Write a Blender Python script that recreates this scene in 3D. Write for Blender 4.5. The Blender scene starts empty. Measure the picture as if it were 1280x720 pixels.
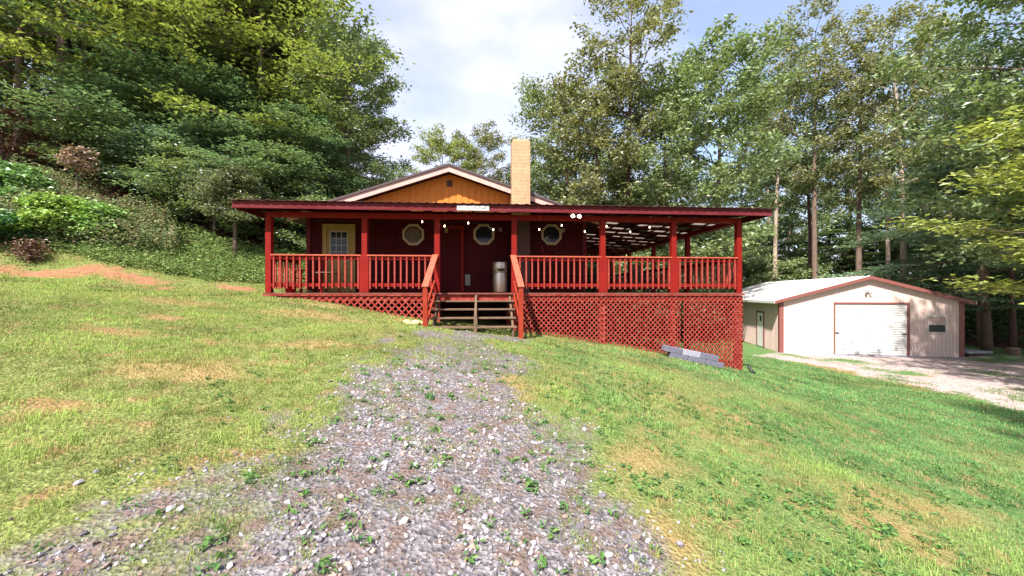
import bpy, math, random
import numpy as np
from mathutils import Vector, Matrix
PI = math.pi
rng = np.random.default_rng(7)
random.seed(7)
S = bpy.context.scene
col = S.collection
R = math.radians

# ---------------------------------------------------------------- camera, sky, sun, exposure
cam = bpy.data.cameras.new('camera'); co = bpy.data.objects.new('camera', cam); col.objects.link(co)
co.location = (0, 0, 1.5); co.rotation_euler = (PI/2, 0, 0)
cam.sensor_width = 36; cam.lens = 500/1280*36; cam.shift_y = 6/1280
cam.clip_start = .05; cam.clip_end = 2000
S.camera = co
S.render.engine = 'CYCLES'
S.view_settings.view_transform = 'Standard'; S.view_settings.look = 'None'
S.view_settings.exposure = 1.95; S.view_settings.gamma = 1
S.cycles.max_bounces = 7; S.cycles.diffuse_bounces = 4; S.cycles.transmission_bounces = 5; S.cycles.transparent_max_bounces = 6
S.cycles.sample_clamp_indirect = 6

SUN = Vector((-.42, -.80, 1.12)).normalized()
el = math.asin(SUN.z); rot = math.atan2(SUN.x, SUN.y)
w = bpy.data.worlds.new('World'); S.world = w; w.use_nodes = True
nt = w.node_tree; nt.nodes.clear()
def nd(tree, kind, **kw):
    n = tree.nodes.new(kind)
    for k, v in kw.items(): setattr(n, k, v)
    return n
sky = nd(nt, 'ShaderNodeTexSky', sky_type='NISHITA', sun_disc=False, sun_elevation=el, sun_rotation=rot)
sky.air_density = 1.0; sky.dust_density = 1.5; sky.ozone_density = 1.5
tc = nd(nt, 'ShaderNodeTexCoord'); mp = nd(nt, 'ShaderNodeMapping'); mp.inputs['Scale'].default_value = (1, 1, 2.2); mp.inputs['Location'].default_value = (.35, .2, .1)
ns = nd(nt, 'ShaderNodeTexNoise'); ns.inputs['Scale'].default_value = 1.7; ns.inputs['Detail'].default_value = 7; ns.inputs['Roughness'].default_value = .52
rp = nd(nt, 'ShaderNodeValToRGB'); rp.color_ramp.elements[0].position = .36; rp.color_ramp.elements[1].position = .60
rp.color_ramp.elements[0].color = (.22,)*3+(1,); rp.color_ramp.elements[1].color = (1,)*3+(1,)
mx = nd(nt, 'ShaderNodeMix', data_type='RGBA'); mx.inputs['B'].default_value = (3.75, 3.75, 4.65, 1)
bg = nd(nt, 'ShaderNodeBackground'); bg.inputs['Strength'].default_value = .08
ou = nd(nt, 'ShaderNodeOutputWorld')
L = nt.links.new
L(tc.outputs['Generated'], mp.inputs['Vector']); L(mp.outputs[0], ns.inputs['Vector']); L(ns.outputs['Fac'], rp.inputs[0])
L(rp.outputs[0], mx.inputs['Factor']); L(sky.outputs[0], mx.inputs['A']); L(mx.outputs['Result'], bg.inputs[0]); L(bg.outputs[0], ou.inputs[0])

sl = bpy.data.lights.new('sun', 'SUN'); sl.energy = 3.4; sl.angle = R(1.5); sl.color = (1, .93, .86)
so = bpy.data.objects.new('sun', sl); col.objects.link(so); so.rotation_euler = SUN.to_track_quat('Z', 'Y').to_euler(); so.location = (0, 0, 40)

# ---------------------------------------------------------------- terrain height (real ground levels, metres; the driveway where one stands is 0)
GP = np.array([
 (0,0,0),(0,2.1,.02),(0,5,.3),(-.9,9.0,.6),(-6.2,9.9,1.40),(-4.8,10.05,1.27),(-2.26,10.2,.78),(.1,10.4,.5),(1.7,10.5,.26),(3.4,10.66,-.03),(6.45,10.9,-.66),
 (-2.3,1.8,.22),(-5,5,.75),(-8.5,6.5,1.35),(-11.5,9,1.85),(-12.8,10,1.95),(-9.5,10.8,1.75),(-7.6,12,1.72),(-8,0,.95),(-5,-5,.3),(-14,4,2.3),
 (3.8,3,-.55),(7.4,5.8,-1.15),(8,0,-1.15),(11,9,-1.56),(13.5,12,-1.7),(14.5,21.6,-1.74),(22.6,20,-1.72),(18,16,-1.74),(10.5,16,-1.45),(10.5,22,-1.5),(15,28,-1.75),(24,28,-1.75),
 (28,20,-1.78),(30,12,-1.8),(18,9,-1.85),(14,2,-1.9),(20,0,-2),(8,-8,-1.2),(0,-8,-.3),(-20,-5,4),
 (-8,14,2.6),(-10,17,3.8),(-13,13,3.6),(-16,14,4.8),(-20,20,8),(-12,24,6.5),(-5,20,2.0),(-6,28,4),(2,14,.3),(2,22,0),(7,16,-1.0),(8,26,-1.3),
 (0,40,1.5),(20,45,-1),(40,40,-1.5),(-25,45,11),(-45,20,16),(-45,-10,12),(40,-10,-2.2),(0,-40,-1),(50,5,-2),(60,60,0),(0,70,4),(-60,60,20)],float)
def _k(r2): return np.where(r2>1e-9, .5*r2*np.log(np.maximum(r2,1e-9)), 0)
def _fit():
    P=GP[:,:2]/10; n=len(P)
    d=((P[:,None]-P[None])**2).sum(-1)
    A=np.zeros((n+3,n+3)); A[:n,:n]=_k(d)+np.eye(n)*.002; A[:n,n]=1; A[:n,n+1:]=P; A[n,:n]=1; A[n+1:,:n]=P.T
    b=np.zeros(n+3); b[:n]=GP[:,2]; return P,np.linalg.solve(A,b)
_P,_w=_fit()
def gz(x,y):
    x=np.clip(np.atleast_1d(np.asarray(x,float)),-60,60)/10; y=np.clip(np.atleast_1d(np.asarray(y,float)),-40,70)/10
    sh=x.shape; x=x.ravel(); y=y.ravel(); out=np.empty(x.shape)
    for i in range(0,len(x),20000):
        a,b=x[i:i+20000],y[i:i+20000]
        d=(a[:,None]-_P[:,0])**2+(b[:,None]-_P[:,1])**2
        out[i:i+20000]=_k(d)@_w[:-3]+_w[-3]+_w[-2]*a+_w[-1]*b
    return out.reshape(sh)

def g1(x, y): return float(gz(x, y)[0])
def vnoise(x, y, s, seed=0):
    # smooth value noise
    r = np.random.default_rng(seed); T = r.random((64, 64))
    x = np.asarray(x)/s+1000; y = np.asarray(y)/s+1000
    i = np.floor(x).astype(int); j = np.floor(y).astype(int); fx = x-i; fy = y-j
    fx = fx*fx*(3-2*fx); fy = fy*fy*(3-2*fy)
    a = T[i % 64, j % 64]; b = T[(i+1) % 64, j % 64]; c = T[i % 64, (j+1) % 64]; d = T[(i+1) % 64, (j+1) % 64]
    return (a*(1-fx)+b*fx)*(1-fy)+(c*(1-fx)+d*fx)*fy
def fbm(x, y, s, seed=0):
    return (vnoise(x, y, s, seed)*.5+vnoise(x, y, s/2.1, seed+1)*.27+vnoise(x, y, s/4.3, seed+2)*.15+vnoise(x, y, s/9, seed+3)*.08)

# ---------------------------------------------------------------- materials
def mat(name, base, rough=.7, noise=None, metal=0, bump=None, spec=.4, wave=None):
    """base colour with optional noise (scale, second colour, amount) and bump (scale, strength)."""
    m = bpy.data.materials.new(name); m.use_nodes = True; t = m.node_tree; b = t.nodes['Principled BSDF']
    b.inputs['Base Color'].default_value = (*base, 1); b.inputs['Roughness'].default_value = rough; b.inputs['Metallic'].default_value = metal
    b.inputs['Specular IOR Level'].default_value = spec
    tc = nd(t, 'ShaderNodeTexCoord')
    if noise:
        sc, c2, amt = noise[:3]
        mpn = nd(t, 'ShaderNodeMapping')
        if len(noise) > 3: mpn.inputs['Scale'].default_value = noise[3]
        n = nd(t, 'ShaderNodeTexNoise'); n.inputs['Scale'].default_value = sc; n.inputs['Detail'].default_value = 6; n.inputs['Roughness'].default_value = .65
        r = nd(t, 'ShaderNodeValToRGB'); r.color_ramp.elements[0].position = .38; r.color_ramp.elements[1].position = .68
        r.color_ramp.elements[1].color = (amt,)*3+(1,)
        x = nd(t, 'ShaderNodeMix', data_type='RGBA'); x.inputs['A'].default_value = (*base, 1); x.inputs['B'].default_value = (*c2, 1)
        t.links.new(tc.outputs['Object'], mpn.inputs[0]); t.links.new(mpn.outputs[0], n.inputs['Vector']); t.links.new(n.outputs['Fac'], r.inputs[0])
        t.links.new(r.outputs[0], x.inputs['Factor']); t.links.new(x.outputs['Result'], b.inputs['Base Color'])
    if bump:
        n2 = nd(t, 'ShaderNodeTexNoise'); n2.inputs['Scale'].default_value = bump[0]; n2.inputs['Detail'].default_value = 5
        bu = nd(t, 'ShaderNodeBump'); bu.inputs['Strength'].default_value = bump[1]; bu.inputs['Distance'].default_value = .02
        mp2 = nd(t, 'ShaderNodeMapping')
        if len(bump) > 2: mp2.inputs['Scale'].default_value = bump[2]
        t.links.new(tc.outputs['Object'], mp2.inputs[0]); t.links.new(mp2.outputs[0], n2.inputs['Vector']); t.links.new(n2.outputs['Fac'], bu.inputs['Height']); t.links.new(bu.outputs[0], b.inputs['Normal'])
    return m
def emis(name, c, s):
    m = bpy.data.materials.new(name); m.use_nodes = True; b = m.node_tree.nodes['Principled BSDF']
    b.inputs['Base Color'].default_value = (.8, .8, .75, 1); b.inputs['Emission Color'].default_value = (*c, 1); b.inputs['Emission Strength'].default_value = s
    return m
def leafmat(name, warm=.35, trans=.38, base=None):
    m = bpy.data.materials.new(name); m.use_nodes = True; t = m.node_tree; t.nodes.clear(); l = t.links.new
    if base is None:
        oi = nd(t, 'ShaderNodeObjectInfo'); bc = oi.outputs['Color']
    else:
        rg = nd(t, 'ShaderNodeRGB'); rg.outputs[0].default_value = (*base, 1); bc = rg.outputs[0]
    g = nd(t, 'ShaderNodeNewGeometry')
    # per leaf: hue toward yellow and brightness
    tn = nd(t, 'ShaderNodeTexNoise'); tn.inputs['Scale'].default_value = .55; tn.inputs['Detail'].default_value = 2
    tco = nd(t, 'ShaderNodeTexCoord'); l(tco.outputs['Object'], tn.inputs['Vector'])
    mr = nd(t, 'ShaderNodeMapRange'); mr.inputs['From Min'].default_value = 0; mr.inputs['From Max'].default_value = 1; mr.inputs['To Min'].default_value = .55; mr.inputs['To Max'].default_value = 1.5
    l(g.outputs['Random Per Island'], mr.inputs['Value'])
    x = nd(t, 'ShaderNodeMix', data_type='RGBA', blend_type='MULTIPLY'); x.inputs['Factor'].default_value = 1
    l(bc, x.inputs['A']); l(mr.outputs[0], x.inputs['B'])
    y = nd(t, 'ShaderNodeMix', data_type='RGBA'); y.inputs['B'].default_value = (.20, .19, .03, 1)
    m2 = nd(t, 'ShaderNodeMapRange'); m2.inputs['From Min'].default_value = .42; m2.inputs['From Max'].default_value = .72; m2.inputs['To Max'].default_value = warm
    l(tn.outputs['Fac'], m2.inputs['Value']); l(m2.outputs[0], y.inputs['Factor']); l(x.outputs['Result'], y.inputs['A'])
    d = nd(t, 'ShaderNodeBsdfDiffuse'); tr = nd(t, 'ShaderNodeBsdfTranslucent'); gl = nd(t, 'ShaderNodeBsdfGlossy'); gl.inputs['Roughness'].default_value = .45
    gl.inputs['Color'].default_value = (.8, .85, .9, 1)
    l(y.outputs['Result'], d.inputs[0])
    tm = nd(t, 'ShaderNodeMix', data_type='RGBA', blend_type='MULTIPLY'); tm.inputs['Factor'].default_value = 1; tm.inputs['B'].default_value = (1.2, 1.25, .65, 1)
    l(y.outputs['Result'], tm.inputs['A']); l(tm.outputs['Result'], tr.inputs[0])
    m3 = nd(t, 'ShaderNodeMixShader'); m3.inputs[0].default_value = trans; l(d.outputs[0], m3.inputs[1]); l(tr.outputs[0], m3.inputs[2])
    m4 = nd(t, 'ShaderNodeMixShader'); m4.inputs[0].default_value = .05; l(m3.outputs[0], m4.inputs[1]); l(gl.outputs[0], m4.inputs[2])
    o = nd(t, 'ShaderNodeOutputMaterial'); l(m4.outputs[0], o.inputs[0])
    return m

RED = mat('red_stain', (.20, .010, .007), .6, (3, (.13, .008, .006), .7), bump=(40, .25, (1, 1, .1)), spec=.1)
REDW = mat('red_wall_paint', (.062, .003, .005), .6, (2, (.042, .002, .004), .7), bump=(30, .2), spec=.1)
REDL = mat('weathered_red_stain', (.21, .018, .012), .75, (9, (.33, .085, .065), .9), bump=(50, .3), spec=.1)
REDF = mat('fascia_red', (.10, .010, .014), .6, (4, (.16, .035, .04), .6, (.3, 1, 3)), spec=.1)
RAKE = mat('rake_trim', (.48, .31, .27), .6, (5, (.38, .2, .18), .5))
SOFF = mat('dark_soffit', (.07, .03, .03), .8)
GAB = mat('orange_cedar', (.52, .18, .035), .6, (6, (.42, .13, .025), .7, (3, 3, .4)), bump=(40, .2), spec=.1)
DECKW = mat('deck_boards', (.14, .04, .03), .8, (5, (.2, .09, .07), .6), bump=(30, .3), spec=.1)
OLDW = mat('weathered_wood', (.15, .095, .055), .9, (14, (.07, .045, .03), .9, (.4, 3, 3)), bump=(40, .5))
NEWEL = mat('newel_orange_red', (.25, .034, .016), .6, (7, (.17, .018, .011), .7), bump=(40, .25), spec=.1)
RAILTOP = mat('pale_red_handrail', (.40, .10, .06), .6, (12, (.3, .05, .03), .8), spec=.1)  # paler red for the railing tops and step handrails
CREAM = mat('cream_door_paint', (.36, .24, .09), .5, (8, (.3, .19, .07), .5), spec=.1)
BEIGE = mat('beige_trim', (.42, .30, .22), .55)
GLASS = mat('dark_glass', (.012, .015, .022), .12, spec=.35)
MUNT = mat('muntin', (.38, .35, .33), .5)
CHIM = mat('chimney_block', (.42, .285, .165), .9, (6, (.30, .19, .11), .8), bump=(25, .6))
MORT = mat('mortar', (.38, .27, .165), .95)
METALR = mat('porch_roof_metal', (.10, .035, .035), .45, (4, (.15, .07, .06), .5), metal=.3)
SHING = mat('dark_shingle', (.06, .04, .045), .9, (30, (.1, .08, .08), .8), bump=(60, .6))
STEEL = mat('brushed_steel', (.55, .46, .38), .38, (6, (.38, .3, .24), .7, (8, 8, .2)), metal=.9)
BLACK = mat('black_plastic', (.012, .012, .013), .5)
GREY = mat('grey_plastic', (.22, .2, .2), .6)
WHITE = mat('white_paint', (.42, .40, .40), .6)
SIGNTX = mat('sign_lettering', (.10, .12, .11), .7)
CONC = mat('grey_concrete', (.13, .13, .17), .95, (14, (.08, .08, .11), .8), bump=(60, .6))
CONCL = mat('pale_concrete', (.27, .27, .32), .95, (14, (.2, .2, .24), .8), bump=(60, .5))
BARNW = mat('barn_siding', (.54, .42, .375), .5, (1.2, (.59, .46, .42), .5))
BARNT = mat('barn_trim', (.19, .065, .055), .5, (5, (.16, .055, .045), .5))
BARNR = mat('barn_roof', (.74, .71, .68), .4, (2, (.66, .62, .6), .5))
ROLL = mat('rollup_door', (.55, .54, .53), .45, (2, (.48, .47, .46), .4))
BULB = emis('warm_bulb', (1, .78, .5), 4)
FLOOD = emis('flood_lamp', (1, .82, .55), 16)
BARK = mat('bark', (.17, .115, .085), .95, (9, (.09, .06, .05), .9, (2, 2, .35)), bump=(18, 1, (2, 2, .35)))
BARKP = mat('pale_bark', (.36, .29, .22), .95, (7, (.2, .15, .11), .9, (2, 2, .5)), bump=(16, .9, (2, 2, .4)))
BARKD = mat('dark_bark', (.10, .05, .045), .95, (9, (.05, .03, .03), .9, (2, 2, .35)), bump=(18, 1, (2, 2, .35)))
LEAF = leafmat('leaves')
LEAFD = leafmat('dry_leaves', warm=.1, trans=.2)
ROCKY = mat('yellow_rock', (.55, .45, .2), .9, (9, (.35, .28, .12), .8), bump=(20, .8))

def bricks(m, c2):
    t = m.node_tree; b = t.nodes['Principled BSDF']; src = b.inputs['Base Color'].links[0].from_socket
    tc = nd(t, 'ShaderNodeTexCoord'); sx = nd(t, 'ShaderNodeSeparateXYZ'); ad = nd(t, 'ShaderNodeMath', operation='ADD'); cb = nd(t, 'ShaderNodeCombineXYZ')
    k = t.links.new; k(tc.outputs['Object'], sx.inputs[0]); k(sx.outputs[0], ad.inputs[0]); k(sx.outputs[1], ad.inputs[1]); k(ad.outputs[0], cb.inputs[0]); k(sx.outputs[2], cb.inputs[1])
    br = nd(t, 'ShaderNodeTexBrick'); br.inputs['Scale'].default_value = 1; br.inputs['Brick Width'].default_value = .40; br.inputs['Row Height'].default_value = .2032; br.inputs['Mortar Size'].default_value = .008; br.inputs['Mortar Smooth'].default_value = .3
    br.inputs['Color1'].default_value = (1, 1, 1, 1); br.inputs['Color2'].default_value = (.9, .88, .85, 1); br.inputs['Mortar'].default_value = (*c2, 1)
    mx = nd(t, 'ShaderNodeMix', data_type='RGBA', blend_type='MULTIPLY'); mx.inputs['Factor'].default_value = 1
    k(cb.outputs[0], br.inputs['Vector']); k(src, mx.inputs['A']); k(br.outputs['Color'], mx.inputs['B']); k(mx.outputs['Result'], b.inputs['Base Color'])
bricks(CHIM, (.78, .74, .7))
# ---------------------------------------------------------------- mesh building
class MB:
    def __init__(s): s.v = []; s.f = []; s.sm = []
    def add(s, vs, fs, smooth=False):
        n = len(s.v); s.v += [tuple(p) for p in vs]; s.f += [tuple(i+n for i in f) for f in fs]; s.sm += [smooth]*len(fs); return s
    def box(s, a, b, ch=0):
        (x0, y0, z0), (x1, y1, z1) = a, b
        x0, x1 = min(x0, x1), max(x0, x1); y0, y1 = min(y0, y1), max(y0, y1); z0, z1 = min(z0, z1), max(z0, z1)
        vs = [(x0,y0,z0),(x1,y0,z0),(x1,y1,z0),(x0,y1,z0),(x0,y0,z1),(x1,y0,z1),(x1,y1,z1),(x0,y1,z1)]
        return s.add(vs, [(0,3,2,1),(4,5,6,7),(0,1,5,4),(1,2,6,5),(2,3,7,6),(3,0,4,7)])
    def bar(s, p, q, w, h, up=(0,0,1)):
        p, q = Vector(p), Vector(q); d = (q-p).normalized(); u = Vector(up); r = d.cross(u)
        if r.length < 1e-4: r = d.cross(Vector((1,0,0)))
        r.normalize(); u = r.cross(d).normalized(); r = r*w/2; u = u*h/2
        vs = [p-r-u, p+r-u, p+r+u, p-r+u, q-r-u, q+r-u, q+r+u, q-r+u]
        return s.add(vs, [(0,1,2,3),(7,6,5,4),(0,4,5,1),(1,5,6,2),(2,6,7,3),(3,7,4,0)])
    def prism(s, pts, y0, y1):           # polygon in x,z extruded along y
        n = len(pts); vs = [(x,y0,z) for x,z in pts]+[(x,y1,z) for x,z in pts]
        return s.add(vs, [tuple(range(n)), tuple(range(2*n-1, n-1, -1))]+[(i,i+n,(i+1)%n+n,(i+1)%n) for i in range(n)])
    def tube(s, pts, rad, k=8, caps=True):
        pts = [Vector(p) for p in pts]; rad = rad if hasattr(rad, '__len__') else [rad]*len(pts); vs = []; fs = []
        for i, p in enumerate(pts):
            d = (pts[min(i+1, len(pts)-1)]-pts[max(i-1, 0)]).normalized()
            a = d.cross(Vector((0,0,1)))
            if a.length < .05: a = d.cross(Vector((1,0,0)))
            a.normalize(); b = d.cross(a)
            if i and (a.dot(la) < 0): a, b = -a, -b
            la = a
            for j in range(k): t = 2*PI*j/k; vs.append(p+(a*math.cos(t)+b*math.sin(t))*rad[i])
        for i in range(len(pts)-1):
            for j in range(k): fs.append((i*k+j, i*k+(j+1)%k, (i+1)*k+(j+1)%k, (i+1)*k+j))
        if caps: fs += [tuple(range(k-1,-1,-1)), tuple(range((len(pts)-1)*k, len(pts)*k))]
        return s.add(vs, fs, True)
    def lathe(s, prof, c=(0,0,0), k=24):
        vs = []; fs = []
        for r, z in prof:
            for j in range(k): t = 2*PI*j/k; vs.append((c[0]+r*math.cos(t), c[1]+r*math.sin(t), c[2]+z))
        for i in range(len(prof)-1):
            for j in range(k): fs.append((i*k+j, i*k+(j+1)%k, (i+1)*k+(j+1)%k, (i+1)*k+j))
        fs += [tuple(range(k-1,-1,-1)), tuple(range((len(prof)-1)*k, len(prof)*k))]
        return s.add(vs, fs, True)
    def mesh(s, name, off=(0,0,0), bevel=0):
        m = bpy.data.meshes.new(name)
        ox, oy, oz = off
        m.from_pydata([(x-ox, y-oy, z-oz) for x, y, z in s.v], [], s.f); m.polygons.foreach_set('use_smooth', s.sm); m.update()
        return m
    def build(s, name, material, parent=None, off=(0,0,0), bevel=0):
        m = s.mesh(name, (0,0,0)); m.materials.append(material)
        if off != (0,0,0): m.transform(Matrix.Translation(-Vector(off)))
        return link(name, m, parent, off, bevel)
def link(name, me, parent=None, loc=(0,0,0), bevel=0):
    o = bpy.data.objects.new(name, me); col.objects.link(o); o.location = loc
    if parent: o.parent = parent
    if bevel:
        b = o.modifiers.new('bevel', 'BEVEL'); b.width = bevel; b.segments = 1; b.limit_method = 'ANGLE'
    return o
def tag(o, label, cat, group=None, kind=None):
    if label: o['label'] = label
    if cat: o['category'] = cat
    if group: o['group'] = group
    if kind: o['kind'] = kind
    return o
def empty(name, loc, rz, label, cat, group=None):
    o = bpy.data.objects.new(name, None); col.objects.link(o); o.location = loc; o.rotation_euler = (0, 0, rz); o.empty_display_size = .2
    return tag(o, label, cat, group)
def npmesh(name, V, F, mats=(), smooth=False, attr=None):
    """V (n,3), F (m,k) all faces with k corners."""
    V = np.ascontiguousarray(V, np.float32); m = bpy.data.meshes.new(name); k = F.shape[1]
    m.vertices.add(len(V)); m.vertices.foreach_set('co', V.ravel())
    m.loops.add(F.size); m.loops.foreach_set('vertex_index', F.ravel().astype(np.int32))
    m.polygons.add(len(F)); m.polygons.foreach_set('loop_start', np.arange(0, F.size, k, dtype=np.int32))
    m.polygons.foreach_set('use_smooth', np.full(len(F), smooth))
    m.update(calc_edges=True)
    for x in mats: m.materials.append(x)
    if attr:
        for an, (dom, A) in attr.items():
            a = m.attributes.new(an, 'FLOAT_COLOR', dom); B = np.ones((len(A), 4), np.float32); B[:, :A.shape[1]] = A; a.data.foreach_set('color', B.ravel())
    return m
def leaves(C, size, tilt=.5, asp=.55, droop=None, r=rng):
    """one folded diamond leaf at each centre."""
    n = len(C); az = r.random(n)*2*PI; s = size*(.6+.8*r.random(n))
    nz = np.stack([r.normal(0, tilt, n), r.normal(0, tilt, n), np.ones(n)], 1); nz /= np.linalg.norm(nz, axis=1)[:, None]
    a = np.stack([np.cos(az), np.sin(az), np.zeros(n)], 1); a -= nz*(a*nz).sum(1)[:, None]; a /= np.linalg.norm(a, axis=1)[:, None]
    b = np.cross(nz, a); s = s[:, None]
    V = np.stack([C-a*s*.5, C+b*s*asp*.5+nz*s*.10, C+a*s*.5-nz*s*.12, C-b*s*asp*.5+nz*s*.10], 1).reshape(-1, 3)
    return V, np.arange(4*n).reshape(-1, 4)

# ---------------------------------------------------------------- ground cover masks
def seg(px, py, P):                      # signed distance to polygon (negative inside)
    P = np.array(P, float); d = np.full(px.shape, 1e9); ins = np.zeros(px.shape, bool); n = len(P)
    for i in range(n):
        a, b = P[i], P[(i+1) % n]; ab = b-a; t = np.clip(((px-a[0])*ab[0]+(py-a[1])*ab[1])/(ab@ab), 0, 1)
        d = np.minimum(d, np.hypot(px-a[0]-t*ab[0], py-a[1]-t*ab[1]))
        c = ((a[1] > py) != (b[1] > py)) & (px < (b[0]-a[0])*(py-a[1])/(b[1]-a[1]+1e-12)+a[0]); ins ^= c
    return np.where(ins, -d, d)
DRIVE = [(-2.05,.2),(-2.0,1.9),(-2.1,2.8),(-2.0,4.2),(-2.05,5),(-1.95,6),(-1.8,7.3),(-1.55,8.4),(-1.3,9.0),(.5,9.3),(.45,8.6),(.1,7.4),(0,5.6),(.14,4.7),(.5,3.9),(.5,3.2),(.6,2.7),(.72,2.2),(.8,.2)]
LOT = [(11.6,19.6),(13.2,16.5),(13.6,13.5),(13.9,11),(14.5,7),(16,2),(40,2),(40,20),(30,21),(23,20.6),(15,22)]
def ell(x, y, cx, cy, rx, ry, a=0):
    c, s = math.cos(a), math.sin(a); u = ((x-cx)*c+(y-cy)*s)/rx; v = (-(x-cx)*s+(y-cy)*c)/ry; return np.sqrt(u*u+v*v)
CLAY = [(1.5,3.0,.2,.1,.2),(3.6,4.0,.3,.12,-.4),(2.6,4.4,.22,.1,0),(-5.72,5.84,.5,.25,0),(-4.3,5.75,.5,.2,.3),(-4.06,3.5,.35,.15,.2),(-3.1,3.3,.25,.1,0),(2.25,3.2,.3,.13,-.5),(5.2,4.75,.32,.16,-.3),(1.62,4.35,.26,.09,-.5),(-9.9,10.75,1.6,.5,-.1),(-12.2,10.1,1.5,.55,.3),(-7.9,11.35,.9,.3,-.1),(-6.1,6.9,.5,.25,0),(1.95,2.2,.2,.1,0),(-.6,2.35,.25,.12,0)]
STRAW = [(-4.3,8.4,1.5,.6,.1),(-4.8,9.6,1.8,.35,.1),(2.98,5.7,.9,.3,-.5),(.98,2.55,.45,.5,0),(1.3,3.6,.5,.5,0),(-.2,5.1,.5,.6,0),(-3.9,4.6,.9,.4,.1),(-3,6.2,.8,.35,.3),(13.4,16,.5,3,.1),(3.1,3.2,.8,.4,-.2),(4.1,3.9,1,.4,0),(-6.8,8.3,1.2,.4,0),(-2.6,9.6,.8,.3,-.2),(2.0,10.1,2.2,.18,-.1),(17,15.5,2,.8,0)]
def masks(x, y):
    n1 = fbm(x, y, 1.6, 3)-.5; n2 = fbm(x, y, .45, 9)-.5; n3 = fbm(x, y, .16, 17)-.5
    d = seg(x, y, DRIVE)+n1*1.3+n2*.9+n3*.3
    edge = .38+.2*np.exp(-np.abs(y-2)/3)
    gr = np.clip(.5-d/(2*edge), 0, 1)*(1-np.clip((y-5.2)/2.2, 0, 1)*np.clip(.35+1.6*n2+n1, 0, .8))
    dl = seg(x, y, LOT)+n1*2.2+n2*.8; lot = np.clip(.5-dl/.7, 0, 1)*np.clip(.85+n1*2.2, 0, 1)
    cl = np.zeros(x.shape); st = np.zeros(x.shape)
    for a in CLAY: cl = np.maximum(cl, np.clip(1.35-ell(x, y, *a)*1.0+n2*2.6+n1*.8+n3*1.5, 0, 1)*(1 if a[2] > .8 else .68))
    for a in STRAW: st = np.maximum(st, np.clip(1.45-ell(x, y, *a)+n2*1.3+n1*1.2, 0, 1)*.85)
    st = np.maximum(st, np.clip((fbm(x, y, 2.6, 31)-.58)*4, 0, .45))
    lit = np.clip((seg(x, y, [(-60,12.6),(-14,12.3),(-10,13.2),(-6.6,14.2),(-5,20),(4,22),(12,30),(26,29),(30,21),(60,20),(60,70),(-60,70)])+n1)*-1.2+.3, 0, 1)
    return gr, lot, cl, st, lit
def axis(a, b, s, far):
    v = list(np.arange(a, b+1e-6, s)); st = s; u = b
    while u < far: st *= 1.25; u += st; v.append(u)
    st = s; u = a; lo = []
    while u > -far: st *= 1.25; u -= st; lo.append(u)
    return np.array(lo[::-1]+v)
ax, ay = axis(-16, 22, .13, 420), axis(.5, 22, .13, 420)
X, Y = np.meshgrid(ax, ay); xf, yf = X.ravel(), Y.ravel()
Z = gz(xf, yf)+(fbm(xf, yf, .5, 5)-.5)*.05+(fbm(xf, yf, 2.5, 6)-.5)*.12*np.clip((np.hypot(xf, yf-1)-1.5)/3, 0, 1)
nx, ny = len(ax), len(ay); I = np.arange(nx*ny).reshape(ny, nx)
F = np.stack([I[:-1, :-1], I[:-1, 1:], I[1:, 1:], I[1:, :-1]], -1).reshape(-1, 4)
gr, lot, cl, st, lit = masks(xf, yf)
from mathutils.bvhtree import BVHTree
def gzn(x, y):                            # ground height incl. small bumps
    x = np.asarray(x, float); y = np.asarray(y, float)
    return gz(x, y)+(fbm(x, y, .5, 5)-.5)*.05+(fbm(x, y, 2.5, 6)-.5)*.12*np.clip((np.hypot(x, y-1)-1.5)/3, 0, 1)
A = np.stack([np.maximum(gr, 0), cl, st], 1); B = np.stack([lot, lit, np.clip((xf+1)/8, 0, 1)], 1)
GM = bpy.data.materials.new('yard_ground'); GM.use_nodes = True; t = GM.node_tree; l = t.links.new; b = t.nodes['Principled BSDF']
b.inputs['Roughness'].default_value = .95; b.inputs['Specular IOR Level'].default_value = .15
a1 = nd(t, 'ShaderNodeAttribute', attribute_name='cover'); a2 = nd(t, 'ShaderNodeAttribute', attribute_name='cover2')
s1 = nd(t, 'ShaderNodeSeparateColor'); s2 = nd(t, 'ShaderNodeSeparateColor'); l(a1.outputs['Color'], s1.inputs[0]); l(a2.outputs['Color'], s2.inputs[0])
tco = nd(t, 'ShaderNodeTexCoord')
def noise(sc, de=5, ro=.6):
    n = nd(t, 'ShaderNodeTexNoise'); n.inputs['Scale'].default_value = sc; n.inputs['Detail'].default_value = de; n.inputs['Roughness'].default_value = ro; l(tco.outputs['Object'], n.inputs['Vector']); return n.outputs['Fac']
def ramp(fac, *st):
    r = nd(t, 'ShaderNodeValToRGB'); e = r.color_ramp.elements
    while len(e) < len(st): e.new(.5)
    for q, (p, c) in zip(e, st): q.position = p; q.color = (*c, 1)
    l(fac, r.inputs[0]); return r.outputs[0]
def mixc(f, a, bb):
    x = nd(t, 'ShaderNodeMix', data_type='RGBA'); l(f, x.inputs['Factor']); l(a, x.inputs['A']); l(bb, x.inputs['B']); return x.outputs['Result']
def sharp(f, nfac, lo=.35, hi=.65, amt=.5):
    m = nd(t, 'ShaderNodeMath', operation='MULTIPLY_ADD'); l(nfac, m.inputs[0]); m.inputs[1].default_value = amt; m.inputs[2].default_value = -amt/2
    m2 = nd(t, 'ShaderNodeMath', operation='ADD'); l(f, m2.inputs[0]); l(m.outputs[0], m2.inputs[1])
    r = nd(t, 'ShaderNodeMapRange'); r.inputs['From Min'].default_value = lo; r.inputs['From Max'].default_value = hi; l(m2.outputs[0], r.inputs['Value']); return r.outputs[0]
fine = noise(38); mid = noise(7); big = noise(1.2)
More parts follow.
